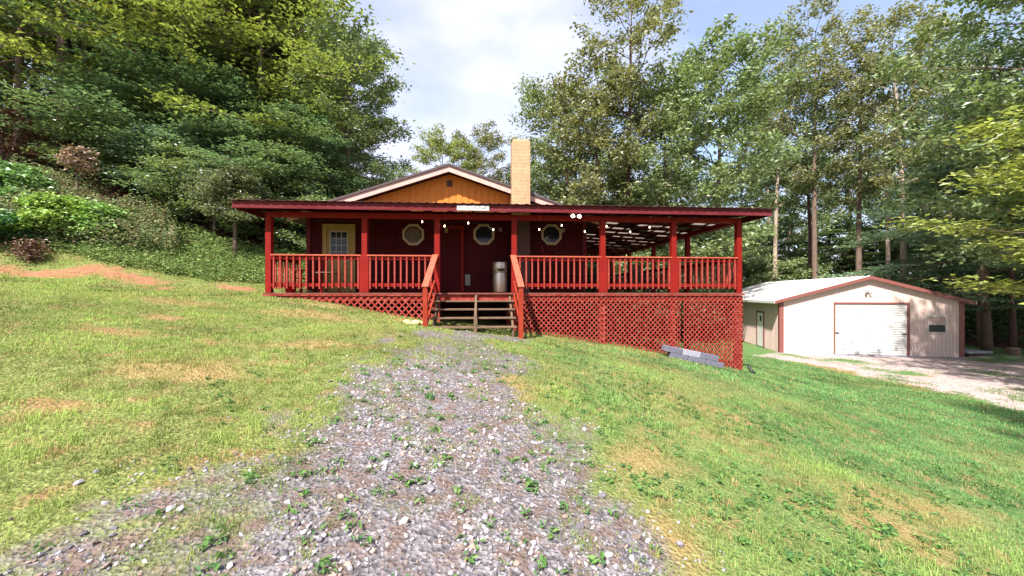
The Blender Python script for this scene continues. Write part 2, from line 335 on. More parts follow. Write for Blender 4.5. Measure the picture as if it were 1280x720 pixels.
grassL = ramp(fine, (.32, (.09, .085, .03)), (.48, (.14, .175, .045)), (.68, (.27, .28, .11)))
grassR = ramp(fine, (.32, (.05, .09, .025)), (.48, (.08, .18, .055)), (.68, (.18, .28, .10)))
gc = mixc(s2.outputs[2], grassL, grassR)
soil = ramp(mid, (.3, (.20, .10, .05)), (.7, (.33, .20, .11)))
gc = mixc(sharp(noise(2.6), fine, .54, .72, .45), gc, soil)
straw = ramp(fine, (.3, (.20, .13, .05)), (.7, (.36, .27, .12)))
gc = mixc(sharp(s1.outputs[2], mid, .3, .95, .7), gc, straw)
clay = ramp(mid, (.3, (.22, .08, .045)), (.7, (.36, .17, .10)))
gc = mixc(sharp(s1.outputs[1], fine, .25, 1.1, 1.3), gc, clay)
vo = nd(t, 'ShaderNodeTexVoronoi'); vo.inputs['Scale'].default_value = 34; l(tco.outputs['Object'], vo.inputs['Vector'])
vs = nd(t, 'ShaderNodeSeparateColor'); l(vo.outputs['Color'], vs.inputs[0])
gv = ramp(vs.outputs[0], (0, (.07, .065, .07)), (.5, (.155, .145, .155)), (1, (.26, .24, .25)))
dirt = ramp(fine, (.3, (.10, .07, .06)), (.7, (.19, .14, .12)))
gv = mixc(sharp(mid, fine, .45, .6, .3), gv, dirt)
gc = mixc(sharp(s1.outputs[0], mid, .35, .6, .5), gc, gv)
lotc = mixc(sharp(mid, fine, .5, .62, .3), ramp(vs.outputs[0], (0, (.28, .23, .22)), (1, (.48, .41, .40))), ramp(fine, (.3, (.26, .15, .12)), (.7, (.42, .3, .26))))
gc = mixc(sharp(s2.outputs[0], mid, .3, .7, .4), gc, lotc)
litc = ramp(noise(14), (.3, (.045, .022, .015)), (.6, (.11, .045, .028)), (.8, (.17, .08, .04)))
gc = mixc(s2.outputs[1], gc, litc)
l(gc, b.inputs['Base Color'])
bu = nd(t, 'ShaderNodeBump'); bu.inputs['Strength'].default_value = .8; bu.inputs['Distance'].default_value = .03; ad = nd(t, 'ShaderNodeMath', operation='ADD'); l(fine, ad.inputs[0]); l(vo.outputs['Distance'], ad.inputs[1]); l(ad.outputs[0], bu.inputs['Height']); l(bu.outputs[0], b.inputs['Normal'])
gm = npmesh('ground', np.stack([xf, yf, Z], 1), F, [GM], True, {'cover': ('POINT', A), 'cover2': ('POINT', B)})
tag(link('ground', gm), None, None, kind='structure')

# ---------------------------------------------------------------- gravel stones
def ico():
    p = (1+5**.5)/2; v = np.array([(-1,p,0),(1,p,0),(-1,-p,0),(1,-p,0),(0,-1,p),(0,1,p),(0,-1,-p),(0,1,-p),(p,0,-1),(p,0,1),(-p,0,-1),(-p,0,1)], float); v /= np.linalg.norm(v[0])
    f = np.array([(0,11,5),(0,5,1),(0,1,7),(0,7,10),(0,10,11),(1,5,9),(5,11,4),(11,10,2),(10,7,6),(7,1,8),(3,9,4),(3,4,2),(3,2,6),(3,6,8),(3,8,9),(4,9,5),(2,4,11),(6,2,10),(8,6,7),(9,8,1)]); return v, f
def scatter(n, x0, x1, y0, y1): return rng.uniform(x0, x1, n), rng.uniform(y0, y1, n)
iv, jf = ico()
def stones(x, y, s, name, m, label, cat, cols, kind='stuff', sink=.25):
    n = len(x); z = gzn(x, y)
    V = iv[None]*(1+rng.normal(0, .16, (n, 12, 1))); sc = s[:, None, None]*np.stack([rng.uniform(.7, 1.35, n), rng.uniform(.6, 1.1, n), rng.uniform(.5, .95, n)], 1)[:, None]
    V = V*sc; a = rng.random(n)*2*PI; c, q = np.cos(a)[:, None], np.sin(a)[:, None]
    tx = rng.normal(0, .3, n)[:, None]; X2 = V[..., 0]*c-V[..., 1]*q; Y2 = V[..., 0]*q+V[..., 1]*c; Z2 = V[..., 2]+X2*tx
    V = np.stack([X2+x[:, None], Y2+y[:, None], Z2+z[:, None]+(s*sink)[:, None]], -1).reshape(-1, 3)
    Fc = (jf[None]+12*np.arange(n)[:, None, None]).reshape(-1, 3)
    ci = cols[rng.integers(0, len(cols), n)]*rng.uniform(.75, 1.25, (n, 1)); C = np.repeat(ci, 20, 0)
    o = link(name, npmesh(name, V, Fc, [m], False, {'tint': ('FACE', C)})); return tag(o, label, cat, kind=kind)
def tintmat(name, rough=.9, trans=0):
    m = bpy.data.materials.new(name); m.use_nodes = True; t = m.node_tree; b = t.nodes['Principled BSDF']; a = nd(t, 'ShaderNodeAttribute', attribute_name='tint')
    b.inputs['Roughness'].default_value = rough; b.inputs['Specular IOR Level'].default_value = .25; t.links.new(a.outputs['Color'], b.inputs['Base Color'])
    if trans:
        tr = nd(t, 'ShaderNodeBsdfTranslucent'); x = nd(t, 'ShaderNodeMixShader'); x.inputs[0].default_value = trans; o = t.nodes['Material Output']
        t.links.new(a.outputs['Color'], tr.inputs[0]); t.links.new(b.outputs[0], x.inputs[1]); t.links.new(tr.outputs[0], x.inputs[2]); t.links.new(x.outputs[0], o.inputs[0])
    return m
STONE = tintmat('stone_chips'); BLADE = tintmat('grass_blades', .7, .35)
x, y = scatter(150000, -4, 3, .8, 10.3); gr, _, cl, _, _ = masks(x, y)
pp = np.clip(gr*1.1-.1, 0, 1)*np.exp(-np.maximum(0, y-2.5)/2.4)*np.clip(.12+2.2*(fbm(x, y, .55, 77)-.38), .03, .7); k = rng.random(len(x)) < pp
x, y = x[k], y[k]; s = np.clip(rng.lognormal(-4.85, .5, len(x)), .004, .03)
gcol = np.array([(.25,.235,.25),(.33,.31,.33),(.18,.17,.19),(.12,.11,.125),(.42,.39,.39),(.25,.19,.16),(.28,.265,.28),(.15,.12,.10)])
stones(x, y, s, 'gravel', STONE, 'loose grey lavender gravel chips scattered over the driveway', 'gravel', gcol)
# ---------------------------------------------------------------- grass
def blades(x, y, h, wd, cols, lean=.5):
    n = len(x); z = gzn(x, y)-.006; az = rng.random(n)*2*PI; l0 = h*rng.normal(lean, .25, n)
    d = np.stack([np.cos(az), np.sin(az), np.zeros(n)], 1); p = np.stack([-d[:, 1], d[:, 0], d[:, 2]], 1); B0 = np.stack([x, y, z], 1); up = np.array([0, 0, 1.])
    hh = h[:, None]; ww = wd[:, None]; ll = l0[:, None]
    V = np.stack([B0-p*ww*.5, B0+p*ww*.5, B0+d*ll*.35+up*hh*.62+p*ww*.42, B0+d*ll*.35+up*hh*.62-p*ww*.42, B0+d*ll+up*hh*(1-.25*np.abs(ll/hh))+p*ww*.08, B0+d*ll+up*hh*(1-.25*np.abs(ll/hh))-p*ww*.08], 1).reshape(-1, 3)
    i = 6*np.arange(n)[:, None]; Fc = np.concatenate([i+np.array([0, 1, 2, 3]), i+np.array([3, 2, 4, 5])], 1).reshape(-1, 4)
    return V, Fc, np.repeat(cols, 2, 0)
def tufts(n, x0, x1, y0, y1, per, hs, ws, spread):
    x, y = scatter(n, x0, x1, y0, y1); gr, lot, cl, st, lit = masks(x, y)
    dens = np.clip(1.05-gr*1.0+np.clip(fbm(x, y, .42, 44)-.42, 0, 1)*gr*7*np.clip((y-.5)/5, .3, 1), .045, 1)*np.clip(1-lot*1.1, 0, 1)*np.clip(1-cl*1.1, 0, 1)*np.clip(1-lit*1.5, 0, 1)*(1-.45*st)*np.clip(.45+1.8*(fbm(x, y, .8, 55)-.22), .15, 1)
    inside = (y > 10.5+.075*x) & (x > -6.1) & (x < 6.3)
    vis = np.abs(x) < (y+.8)*1.36+.3
    k = (rng.random(n) < dens) & ~inside & vis; x, y = x[k], y[k]; gr, lot, cl, st, lit = masks(x, y); n = len(x)
    tone = np.clip((x+1)/7+(fbm(x, y, 1.3, 21)-.5)*1.6, 0, 1)[:, None]; f2 = fbm(x, y, .7, 91)
    c = np.array([.22, .29, .07])*(1-tone)+np.array([.11, .22, .07])*tone
    c = c*np.clip(.2+1.75*f2[:, None], .5, 1.5); sp = np.clip(st*1.1-.1, 0, 1)[:, None]*(rng.random((n, 1)) < .75); c = c*(1-sp*.85)+np.array([.34, .26, .10])*sp*.85
    dry = rng.random(n) < .10; c[dry] = (.40, .30, .14)
    hmul = (.6+.9*f2)*(1-.45*gr)
    c = np.repeat(c, per, 0)*rng.uniform(.7, 1.3, (n*per, 1)); xx = np.repeat(x, per)+rng.normal(0, spread, n*per); yy = np.repeat(y, per)+rng.normal(0, spread, n*per)
    h = np.repeat(hmul, per)*.9*rng.uniform(hs[0], hs[1], n*per)
    return blades(xx, yy, h, rng.uniform(ws[0], ws[1], n*per), c)
parts = [tufts(36000, -6, 6.5, 1.2, 4.5, 7, (.014, .045), (.0022, .0045), .018),
         tufts(2600, -5, 8, 1.2, 7, 26, (.035, .085), (.003, .006), .035),
         tufts(50000, -12, 11, 4.5, 8.5, 6, (.02, .06), (.004, .008), .03),
         tufts(60000, -17, 19, 8.5, 15, 5, (.025, .07), (.008, .015), .05),
         tufts(14000, 5, 22, 12, 20, 4, (.025, .07), (.012, .02), .06)]
Vs, Fs, Cs = [], [], []; o_ = 0
for V, Fc, C in parts: Vs.append(V); Fs.append(Fc+o_); Cs.append(C); o_ += len(V)
tag(link('grass', npmesh('grass', np.concatenate(Vs), np.concatenate(Fs), [BLADE], False, {'tint': ('FACE', np.concatenate(Cs))})), 'mown grass with yellow straw patches on the sloping lawn', 'grass', kind='stuff')
# broad-leaved weeds (plantain, clover)
n = 15000; x, y = scatter(n, -5, 9, 1.5, 9); gr, lot, cl, st, lit = masks(x, y)
k = rng.random(n) < np.clip((fbm(x, y, 1.1, 66)-.45)*5, 0, 1)*np.where(x > .9, 1, .12)*np.clip(1.1-y/10, .1, 1); x, y = x[k], y[k]
x = np.concatenate([x, rng.uniform(-1.8, .9, 230)]); y = np.concatenate([y, rng.uniform(1.7, 6, 230)]); n = len(x); per = 8
az = rng.random(n*per)*2*PI; rr = rng.uniform(.02, .06, n*per); cx = np.repeat(x, per)+np.cos(az)*rr*.8; cy = np.repeat(y, per)+np.sin(az)*rr*.8
C = np.stack([cx, cy, gzn(cx, cy)+rng.uniform(.008, .035, n*per)], 1); V, Fc = leaves(C, np.repeat(rng.uniform(.02, .055, n), per), .5, .45)
wc = np.array([(.09,.20,.05),(.12,.25,.06),(.07,.16,.055),(.16,.26,.07)])[rng.integers(0, 4, n*per)]*rng.uniform(.8, 1.2, (n*per, 1))
tag(link('lawn_weeds', npmesh('lawn_weeds', V, Fc, [BLADE], False, {'tint': ('FACE', wc)})), 'broad leaved weeds and clover growing low in the lawn and gravel', 'weeds', kind='stuff')
# green ground cover on the bank, fallen leaves, undergrowth in the woods
def cover(name, label, cat, n, poly, hz, size, cols, tilt=.5, soft=.5, spread=.0):
    P = np.array(poly); x, y = scatter(n, P[:, 0].min(), P[:, 0].max(), P[:, 1].min(), P[:, 1].max()); k = seg(x, y, poly)+(fbm(x, y, 1.4, 5)-.5)*2*soft < 0; x, y = x[k], y[k]
    h = hz[0]+(hz[1]-hz[0])*rng.random(len(x))*(.3+1.2*fbm(x, y, .9, 14)); V, Fc = leaves(np.stack([x, y, gz(x, y)+h], 1), size, tilt)
    cc = np.array(cols)[rng.integers(0, len(cols), len(x))]*rng.uniform(.7, 1.3, (len(x), 1))
    return tag(link(name, npmesh(name, V, Fc, [BLADE], False, {'tint': ('FACE', cc)})), label, cat, kind='stuff')
GC = [(.16,.25,.07),(.20,.29,.09),(.13,.21,.06),(.26,.32,.10)]
cover('ground_cover', 'green vines and ferns covering the bank between lawn and leaf litter', 'ground cover', 42000, [(-17,11.2),(-12,11.2),(-9,11.6),(-7.6,12.2),(-6.4,12.3),(-6.4,15.6),(-8,15.0),(-10,14.5),(-13,14.2),(-17,14.6)], (.02, .30), .085, GC)
cover('fern_patch', 'light yellow-green ferns and vines massed on the bank at the far left', 'ferns', 26000, [(-18,11.2),(-13.5,11.3),(-11.5,11.7),(-10.3,12.2),(-10.6,13.2),(-13,13.8),(-19,14.5)], (.03, 1.0), .10, [(.24,.27,.11),(.18,.24,.09),(.29,.32,.14),(.12,.19,.08),(.26,.19,.11),(.20,.22,.12)], .5)
cover('slope_plants', 'sparse green seedlings and ivy growing through the leaf litter on the slope', 'ground cover', 9000, [(-26,13.5),(-7,14),(-6.5,20),(-20,24),(-30,18)], (.03, .5), .11, GC)
cover('leaf_litter', 'red brown fallen leaves lying on the dark wooded slope', 'leaf litter', 20000, [(-26,13),(-9,13.4),(-5,15),(-4,24),(-20,26),(-30,18)], (.0, .06), .12, [(.12,.04,.025),(.17,.07,.04),(.08,.035,.025),(.22,.10,.06)], .4)
cover('undergrowth', 'dark leafy undergrowth filling the woods behind the garage and house', 'undergrowth', 95000, [(-4,27),(4,24.5),(9,26),(12,31),(27,31),(29,23.5),(40,20),(62,24),(62,58),(-6,60)], (.1, 4.2), .30, [(.05,.09,.035),(.075,.13,.045),(.10,.17,.055),(.04,.07,.03)], .8)
cover('hillside_undergrowth', 'green undergrowth among the trunks high on the left slope', 'undergrowth', 42000, [(-34,19),(-14,19),(-6,23),(-4,30),(-8,48),(-60,48),(-60,19)], (.1, 2.6), .26, [(.05,.09,.035),(.075,.13,.045),(.10,.17,.055)], .8)
cover('far_woods', 'dim mass of distant foliage closing the view between the trunks', 'far woods', 30000, [(2,52),(30,47),(60,38),(85,30),(95,45),(60,68),(2,72)], (0, 12), .75, [(.05,.09,.035),(.07,.12,.045),(.09,.15,.055)], .9)

# ---------------------------------------------------------------- house (its front runs along local x, depth along local y; floor 1.50)
TH = math.atan(.075)
HO = Vector((0, 10.4, 0))
def hw(x, y, z=0): c, s = math.cos(TH), math.sin(TH); return (HO.x+x*c-y*s, HO.y+x*s+y*c, z)
def hempty(name, x, y, z, label, cat, group=None):
    e = empty(name, hw(x, y, z), TH, label, cat, group); e['o'] = (x, y, z); return e
def B(mb, name, m, e, bevel=0):                     # build in the house frame under an empty standing at e['o']
    return mb.build(name, m, e, tuple(float(q) for q in e['o']), bevel)
def sub(o, mb, name, m, bevel=0):                   # sub-part: same frame
    me = mb.mesh(name); me.materials.append(m); me.transform(Matrix.Translation(-Vector(root_of(o)['o'])))
    return link(name, me, o, (0, 0, 0), bevel)
def root_of(o):
    while o.parent: o = o.parent
    return o
# parts keep the parent's origin, so meshes are shifted once and sub-parts stay at (0,0,0)
def build(mb, name, m, parent, bevel=0):
    me = mb.mesh(name); me.materials.append(m); me.transform(Matrix.Translation(-Vector(root_of(parent)['o'])))
    return link(name, me, parent, (0, 0, 0), bevel)
F0 = 1.5
house = hempty('house', -1.9, 1.9, .7, 'dark red cabin house with an orange gable above the red porch', 'house')
house['o'] = (-1.9, 1.9, .7)
HX0, HX1, HY0, HY1 = -5.94, 2.44, 1.9, 13.2
EZ = 3.975                                              # wall top
w_ = MB()
w_.box((HX0, HY0, -.4), (HX1, HY0+.14, EZ)); w_.box((HX0, HY0+.14, -.4), (HX0+.14, HY1, EZ)); w_.box((HX1-.14, HY0+.14, -.6), (HX1, HY1, EZ)); w_.box((HX0+.14, HY1-.14, -.4), (HX1-.14, HY1, EZ))
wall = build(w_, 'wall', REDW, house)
g_ = MB()                                              # battens / grooves of the red front siding
for i in range(28):
    xx = HX0+.15+i*.30
    if xx < HX1-.05: g_.box((xx, HY0-.012, F0), (xx+.035, HY0, EZ-.02))
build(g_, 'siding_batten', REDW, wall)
for a_, b_ in ((HX0-.02, HX0+.10), (HX1-.10, HX1+.02)): build(MB().box((a_, HY0-.03, F0), (b_, HY0-.012, EZ-.05)), 'corner_trim', REDF, wall)
# gable
RX = -1.76; RZ = 5.22; SL = .335
gy = 1.95
gb = MB(); gb.prism([(HX0, EZ+.002), (HX1, EZ+.002), (HX1, RZ-.10-SL*(HX1-RX)), (RX, RZ-.10), (HX0, RZ-.10-SL*(RX-HX0))], gy, gy+.10)
gable = build(gb, 'gable_panel', GAB, house)
gv_ = MB()
for i in range(42):
    xx = HX0+.2+i*.2; zt = RZ-.14-SL*abs(xx-RX)
    if xx < HX1-.1 and zt > EZ+.05: gv_.box((xx, gy-.014, EZ+.002), (xx+.14, gy, zt))
build(gv_, 'gable_board', GAB, gable)
vt = MB(); vt.box((RX-.09, gy-.03, RZ-.48), (RX+.09, gy-.016, RZ-.30)); build(vt, 'gable_vent', SOFF, gable)
ry0, ry1 = 1.55, 13.7; ov = .42
def rz(x): return RZ-SL*abs(x-RX)
xl, xr = HX0-ov, HX1+ov
rf = MB(); rf.prism([(xl, rz(xl)+.03), (RX, RZ+.03), (xr, rz(xr)+.03), (xr, rz(xr)+.09), (RX, RZ+.095), (xl, rz(xl)+.09)], ry0-.05, ry1)
roof = build(rf, 'roof', SHING, house)
ra = MB(); ra.prism([(xl, rz(xl)-.14), (RX, RZ-.14), (xr, rz(xr)-.14), (xr, rz(xr)+.026), (RX, RZ+.026), (xl, rz(xl)+.026)], ry0-.012, ry0+.03); build(ra, 'rake_board', RAKE, roof)
sf = MB(); sf.prism([(xl, rz(xl)-.06), (RX, RZ-.06), (xr, rz(xr)-.06), (xr, rz(xr)+.02), (RX, RZ+.02), (xl, rz(xl)+.02)], ry0+.034, ry1-.05); build(sf, 'soffit', SOFF, roof)
# chimney, through the porch roof
ch = MB(); ch.box((.09, 1.22, 3.70), (.63, 1.76, 5.93)); chim = build(ch, 'chimney', CHIM, house, .012)
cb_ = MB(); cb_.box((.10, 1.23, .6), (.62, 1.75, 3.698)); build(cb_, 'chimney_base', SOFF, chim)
mj = MB()
for i in range(25):
    z = .8+i*.203
    if 3.75 < z < 5.9: mj.box((.0875, 1.2175, z), (.6325, 1.7625, z+.010))
build(mj, 'mortar_joint', MORT, chim)
cc = MB(); cc.box((.13, 1.26, 5.93), (.59, 1.72, 5.99)); cc.box((.24, 1.37, 5.99), (.48, 1.61, 6.03)); build(cc, 'chimney_cap', MORT, chim, .01)
# cream door at the left
def wbox(x0, x1, z0, z1, y0, y1): m = MB(); m.box((x0, HY0-y0, z0), (x1, HY0-y1, z1)); return m
d_ = wbox(-5.36, -4.66, F0+.02, 3.42, .045, .013); door = build(d_, 'door', CREAM, house, .004)
m_ = MB()
for a, b_ in (((-5.48, F0+.02), (-5.36, 3.42)), ((-4.66, F0+.02), (-4.54, 3.42)), ((-5.48, 3.42), (-4.54, 3.54))): m_.box((a[0], HY0-.07, a[1]), (b_[0], HY0-.0125, b_[1]))
build(m_, 'door_frame', CREAM, door, .004)
build(wbox(-5.24, -4.78, 2.52, 3.30, .052, .046), 'pane', GLASS, door)
m_ = MB()
for i in range(1, 3): x = -5.24+.46*i/3; m_.box((x-.009, HY0-.062, 2.52), (x+.009, HY0-.053, 3.30))
for i in range(1, 4): z = 2.52+.78*i/4; m_.box((-5.24, HY0-.0615, z-.009), (-4.78, HY0-.0535, z+.009))
for a in ((-5.27, 2.49, -4.75, 2.52), (-5.27, 3.30, -4.75, 3.33), (-5.27, 2.52, -5.24, 3.30), (-4.78, 2.52, -4.75, 3.30)): m_.box((a[0], HY0-.066, a[1]), (a[2], HY0-.046, a[3]))
build(m_, 'muntin', MUNT, door)
m_ = MB(); m_.lathe([(.0, 0), (.02, .005), (.028, .02), (.02, .04), (.0, .045)], (0, 0, 0), 12)
k_ = MB(); k_.v = [(x-4.72, HY0-.05-z, 2.42+y) for x, y, z in m_.v]; k_.f = m_.f; k_.sm = m_.sm; build(k_, 'door_knob', STEEL, door)
build(MB().box((-5.25, HY0-.053, 1.72), (-4.77, HY0-.046, 2.35)), 'lower_panel', CREAM, door, .01)
# red main door with its pale latch plate and jamb strip
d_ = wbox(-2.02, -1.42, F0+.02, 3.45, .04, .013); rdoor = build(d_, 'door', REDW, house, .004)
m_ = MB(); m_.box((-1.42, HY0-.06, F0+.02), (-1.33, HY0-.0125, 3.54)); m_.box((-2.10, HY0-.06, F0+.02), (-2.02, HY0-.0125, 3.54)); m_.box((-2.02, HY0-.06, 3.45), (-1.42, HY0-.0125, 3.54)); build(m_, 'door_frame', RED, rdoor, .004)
m_ = wbox(-1.29, -1.13, 1.72, 2.06, .05, .013); build(m_, 'pet_flap', GREY, house, .01)
# octagonal windows
def octagon(cx, cz, r): return [(cx+r*math.cos(PI/8+i*PI/4), cz+r*math.sin(PI/8+i*PI/4)) for i in range(8)]
def ring(pts0, pts1, y0, y1):
    m = MB(); n = len(pts0); vs = [(x, y0, z) for x, z in pts0]+[(x, y0, z) for x, z in pts1]+[(x, y1, z) for x, z in pts0]+[(x, y1, z) for x, z in pts1]; f = []
    for i in range(n):
        j = (i+1) % n; f += [(i, j, n+j, n+i), (2*n+i, 3*n+i, 3*n+j, 2*n+j), (i, 2*n+i, 2*n+j, j), (n+i, n+j, 3*n+j, 3*n+i)]
    return m.add(vs, f)
for n_, (cx, cz, lb) in enumerate(((-2.84, 3.25, 'octagonal window between the left porch posts, with a curtain'), (-.72, 3.28, 'octagonal window above the steel bin'), (1.36, 3.30, 'octagonal window right of the chimney'))):
    p = MB(); p.prism(octagon(cx, cz, .27), HY0-.03, HY0-.013); wn = build(p, 'window', GLASS, house); wn['label'] = lb
    build(ring(octagon(cx, cz, .345), octagon(cx, cz, .265), HY0-.06, HY0-.0125), 'window_frame', BEIGE, wn, .004)
    if n_ == 0: q = MB(); q.prism(octagon(cx, cz-.01, .235), HY0-.036, HY0-.031); build(q, 'curtain', mat('curtain', (.16, .11, .09), .9, (12, (.08, .06, .06), .8)), wn)
# small wall boxes
for i, (x, z, s) in enumerate(((-.22, 3.43, .05), (1.72, 3.43, .06))): build(MB().box((x-s, HY0-.06, z-s), (x+s, HY0-.0125, z+s)), 'junction_box', GREY, house, .005)
m_ = MB(); m_.box((-1.90, HY0-.05, 3.32), (-1.80, HY0-.041, 3.52)); m_.lathe([(.02, 3.34), (.05, 3.38), (.045, 3.48), (.015, 3.52)], (-1.85, HY0-.11, 0), 8); build(m_, 'wall_lantern', mat('brass', (.3, .22, .12), .4, metal=.7), house)

# ---------------------------------------------------------------- porch
PX0, PX1 = -6.16, 6.28
porch = hempty('porch', 0, 0, .5, 'red wraparound porch with lattice skirt, railings and a metal shed roof', 'porch')
dk = MB()
for i in range(14): dk.box((PX0-.03, -.04+i*.142, F0-.04), (PX1+.03, -.04+i*.142+.134, F0))
for i in range(27): dk.box((HX1+.002+i*.142, 1.952, F0-.04), (HX1+.002+i*.142+.134, 13.2, F0))
build(dk, 'deck', DECKW, porch)
rm = MB(); rm.box((PX0, .02, F0-.22), (PX1, .06, F0-.042)); rm.box((PX0, .06, F0-.22), (PX0+.04, 1.9, F0-.042)); rm.box((PX1-.04, .06, F0-.22), (PX1, 13.2, F0-.042))
for i in range(9): rm.box((HX1+.1, 2.4+i*1.2, F0-.24), (PX1-.05, 2.44+i*1.2, F0-.042))
build(rm, 'rim_joist', REDL, porch)
# posts
TOPZ = 3.52
posts = [(-6.09, 0), (-3.75, 0), (-1.93, 0), (.06, 0), (2.42, 0), (4.37, 0), (6.21, 0)]
sideposts = [(6.21, 2.7), (6.21, 5.4), (6.21, 8.1), (6.21, 10.8), (6.21, 13.1)]
pm = MB().box((-.07, -.07, -.0), (.07, .07, TOPZ-F0)).mesh('post'); pm.materials.append(RED)
fat = MB().box((-.115, -.10, 0), (.115, .10, .95)).mesh('post_sleeve'); fat.materials.append(RED)
po = porch['o']
for x, y in posts+sideposts:
    o = link('post', pm, porch, (x-po[0], y+.08-po[1], F0-po[2]), .006)
    if (x, y) in ((-3.75, 0), (2.42, 0), (4.37, 0)): link('post_sleeve', fat, o, (0, -.0, 0), .006)
for x, y in posts[:1]+posts[2:]+sideposts[:4]+[(3.4, 5.4), (3.4, 8.1), (0, 1.2)]:
    gzv = g1(*hw(x, y)[:2]); m_ = MB(); m_.box((x-.07, y+.07, gzv-.2), (x+.07, y+.21, F0-.225)); build(m_, 'support_post', REDL, porch)
# railing sections
bal = MB().box((-.019, -.019, 0), (.019, .019, .80)).mesh('baluster'); bal.materials.append(REDL)
def railing(x0, x1, y0, y1, individual=True):
    L_ = math.hypot(x1-x0, y1-y0); d = Vector((x1-x0, y1-y0, 0))/L_; nrm = Vector((d.y, -d.x, 0))
    m = MB(); a = Vector((x0, y0, F0+.945)); m.bar(a, a+d*L_, .14, .034)
    rl = build(m, 'railing', RAILTOP, porch, .004)
    m = MB(); a.z = F0+.885; m.bar(a, a+d*L_, .038, .085); build(m, 'upper_rail', RED, rl)
    m = MB(); a.z = F0+.20; m.bar(a, a+d*L_, .038, .085); build(m, 'lower_rail', RED, rl)
    n = int(round(L_/.155)); big = MB()
    for i in range(n):
        p = Vector((x0, y0, 0))+d*(L_*(i+.5)/n)+nrm*.0395
        jz = random.uniform(-.012, .012); zc = F0+.11+jz
        if individual: link('baluster', bal, rl, (p.x-po[0]+random.uniform(-.004, .004), p.y-po[1], zc-po[2]))
        else: big.box((p.x-.019, p.y-.019, zc), (p.x+.019, p.y+.019, zc+.80))
    if not individual: o = build(big, 'balusters', REDL, rl); o['kind'] = 'stuff'
for (a, _), (b_, _) in zip(posts[:-1], posts[1:]):
    if a == -1.93: continue
    railing(a+.07, b_-.07, .04, .04)
railing(-6.12, -6.12, 1.86, .16)
for i in range(5):
    ya = ([.0]+[p[1] for p in sideposts])[i]+.16; yb = [p[1] for p in sideposts][i]-.0
    railing(6.25, 6.25, ya, yb, False)
# lattice skirt clipped to the ground
def lattice(xa, xb, fy, axis='x', ztop=F0-.05, pitch=.105, name='lattice_panel', ys=0.0, m=REDL, wd=.026):
    def gl(q): p = hw(q, fy) if axis == 'x' else hw(fy, q); return g1(p[0], p[1])-.03
    mb = MB()
    for di, off in ((1, 0), (-1, .008)):
        k0 = int((xa-4)/pitch); k1 = int((xb+4)/pitch)
        for k in range(k0, k1):
            c0 = k*pitch; best = None; zs = np.linspace(ztop, ztop-3.2, 161); qs = c0+di*(ztop-zs)*.95
            ok = (qs >= xa) & (qs <= xb)
            if not ok.any(): continue
            idx = np.where(ok)[0]; gg = np.array([gl(q) for q in (qs[idx[0]], qs[idx[-1]])])
            kk = [i for i in idx[::6] if zs[i] > gl(qs[i])]
            kk += [i for i in idx[-1:] if zs[i] > gl(qs[i])]
            if len(kk) < 2: continue
            i0, i1 = kk[0], kk[-1]
            if kk[-1] != idx[-1]:
                j = kk[-1]
                while j+1 <= idx[-1] and zs[j+1] > gl(qs[j+1]): j += 1
                i1 = j
            p, q = (qs[i0], zs[i0]), (qs[i1], zs[i1])
            yy = fy-off-ys
            if axis == 'x': mb.bar((p[0], yy, p[1]), (q[0], yy, q[1]), .008, wd, (0, 0, 1)) if False else strip(mb, (p[0], yy, p[1]), (q[0], yy, q[1]), (0, 1, 0), wd)
            else: strip(mb, (yy, p[0], p[1]), (yy, q[0], q[1]), (1, 0, 0), wd)
    return build(mb, name, m, porch)
def strip(mb, p, q, n, wd):
    p, q, n = Vector(p), Vector(q), Vector(n); d = (q-p).normalized(); s = d.cross(n)*wd/2; t = n*.0038
    mb.add([p-s-t, p+s-t, p+s+t, p-s+t, q-s-t, q+s-t, q+s+t, q-s+t], [(0,1,2,3),(7,6,5,4),(0,4,5,1),(1,5,6,2),(2,6,7,3),(3,7,4,0)])
lattice(-6.1, -2.0, .0, pitch=.17, wd=.036)
lattice(.12, 2.40, .0, pitch=.128); lattice(2.44, 4.55, .0, pitch=.128); lattice(4.59, 6.29, .0, pitch=.128)
lattice(.02, 4.8, 6.31, 'y', pitch=.128); lattice(4.84, 9.6, 6.31, 'y', pitch=.128)
cp = MB(); cp.box((.12, -.035, F0-.075), (6.33, -.018, F0-.042)); cp.box((-6.19, -.035, F0-.075), (-2.0, -.018, F0-.042)); build(cp, 'skirt_cap', REDL, porch)
# roof: metal sheet on purlins and rafters, fascia
FX0, FX1, FY = -6.73, 6.86, -.35
rs = MB()
def ribs(x0, x1, ya, za, yb, zb):                    # corrugated sheet running down y
    n = int((x1-x0)/.055); vs = []; fs = []
    for i in range(n+1):
        x = x0+(x1-x0)*i/n; h = .018 if i % 4 == 0 else 0
        vs += [(x, ya, za+h), (x, yb, zb+h), (x, ya, za+h-.006), (x, yb, zb+h-.006)]
    for i in range(n): a = 4*i; fs += [(a, a+4, a+5, a+1), (a+2, a+3, a+7, a+6), (a, a+2, a+6, a+4), (a+1, a+5, a+7, a+3)]
    rs.add(vs, fs)
ribs(FX0-.03, .086, FY-.07, 3.715, HY0, 3.985); ribs(.086, .634, FY-.07, 3.715, 1.21, 3.89); ribs(.634, FX1+.03, FY-.07, 3.715, HY0, 3.985)
proof = build(rs, 'roof', METALR, porch)
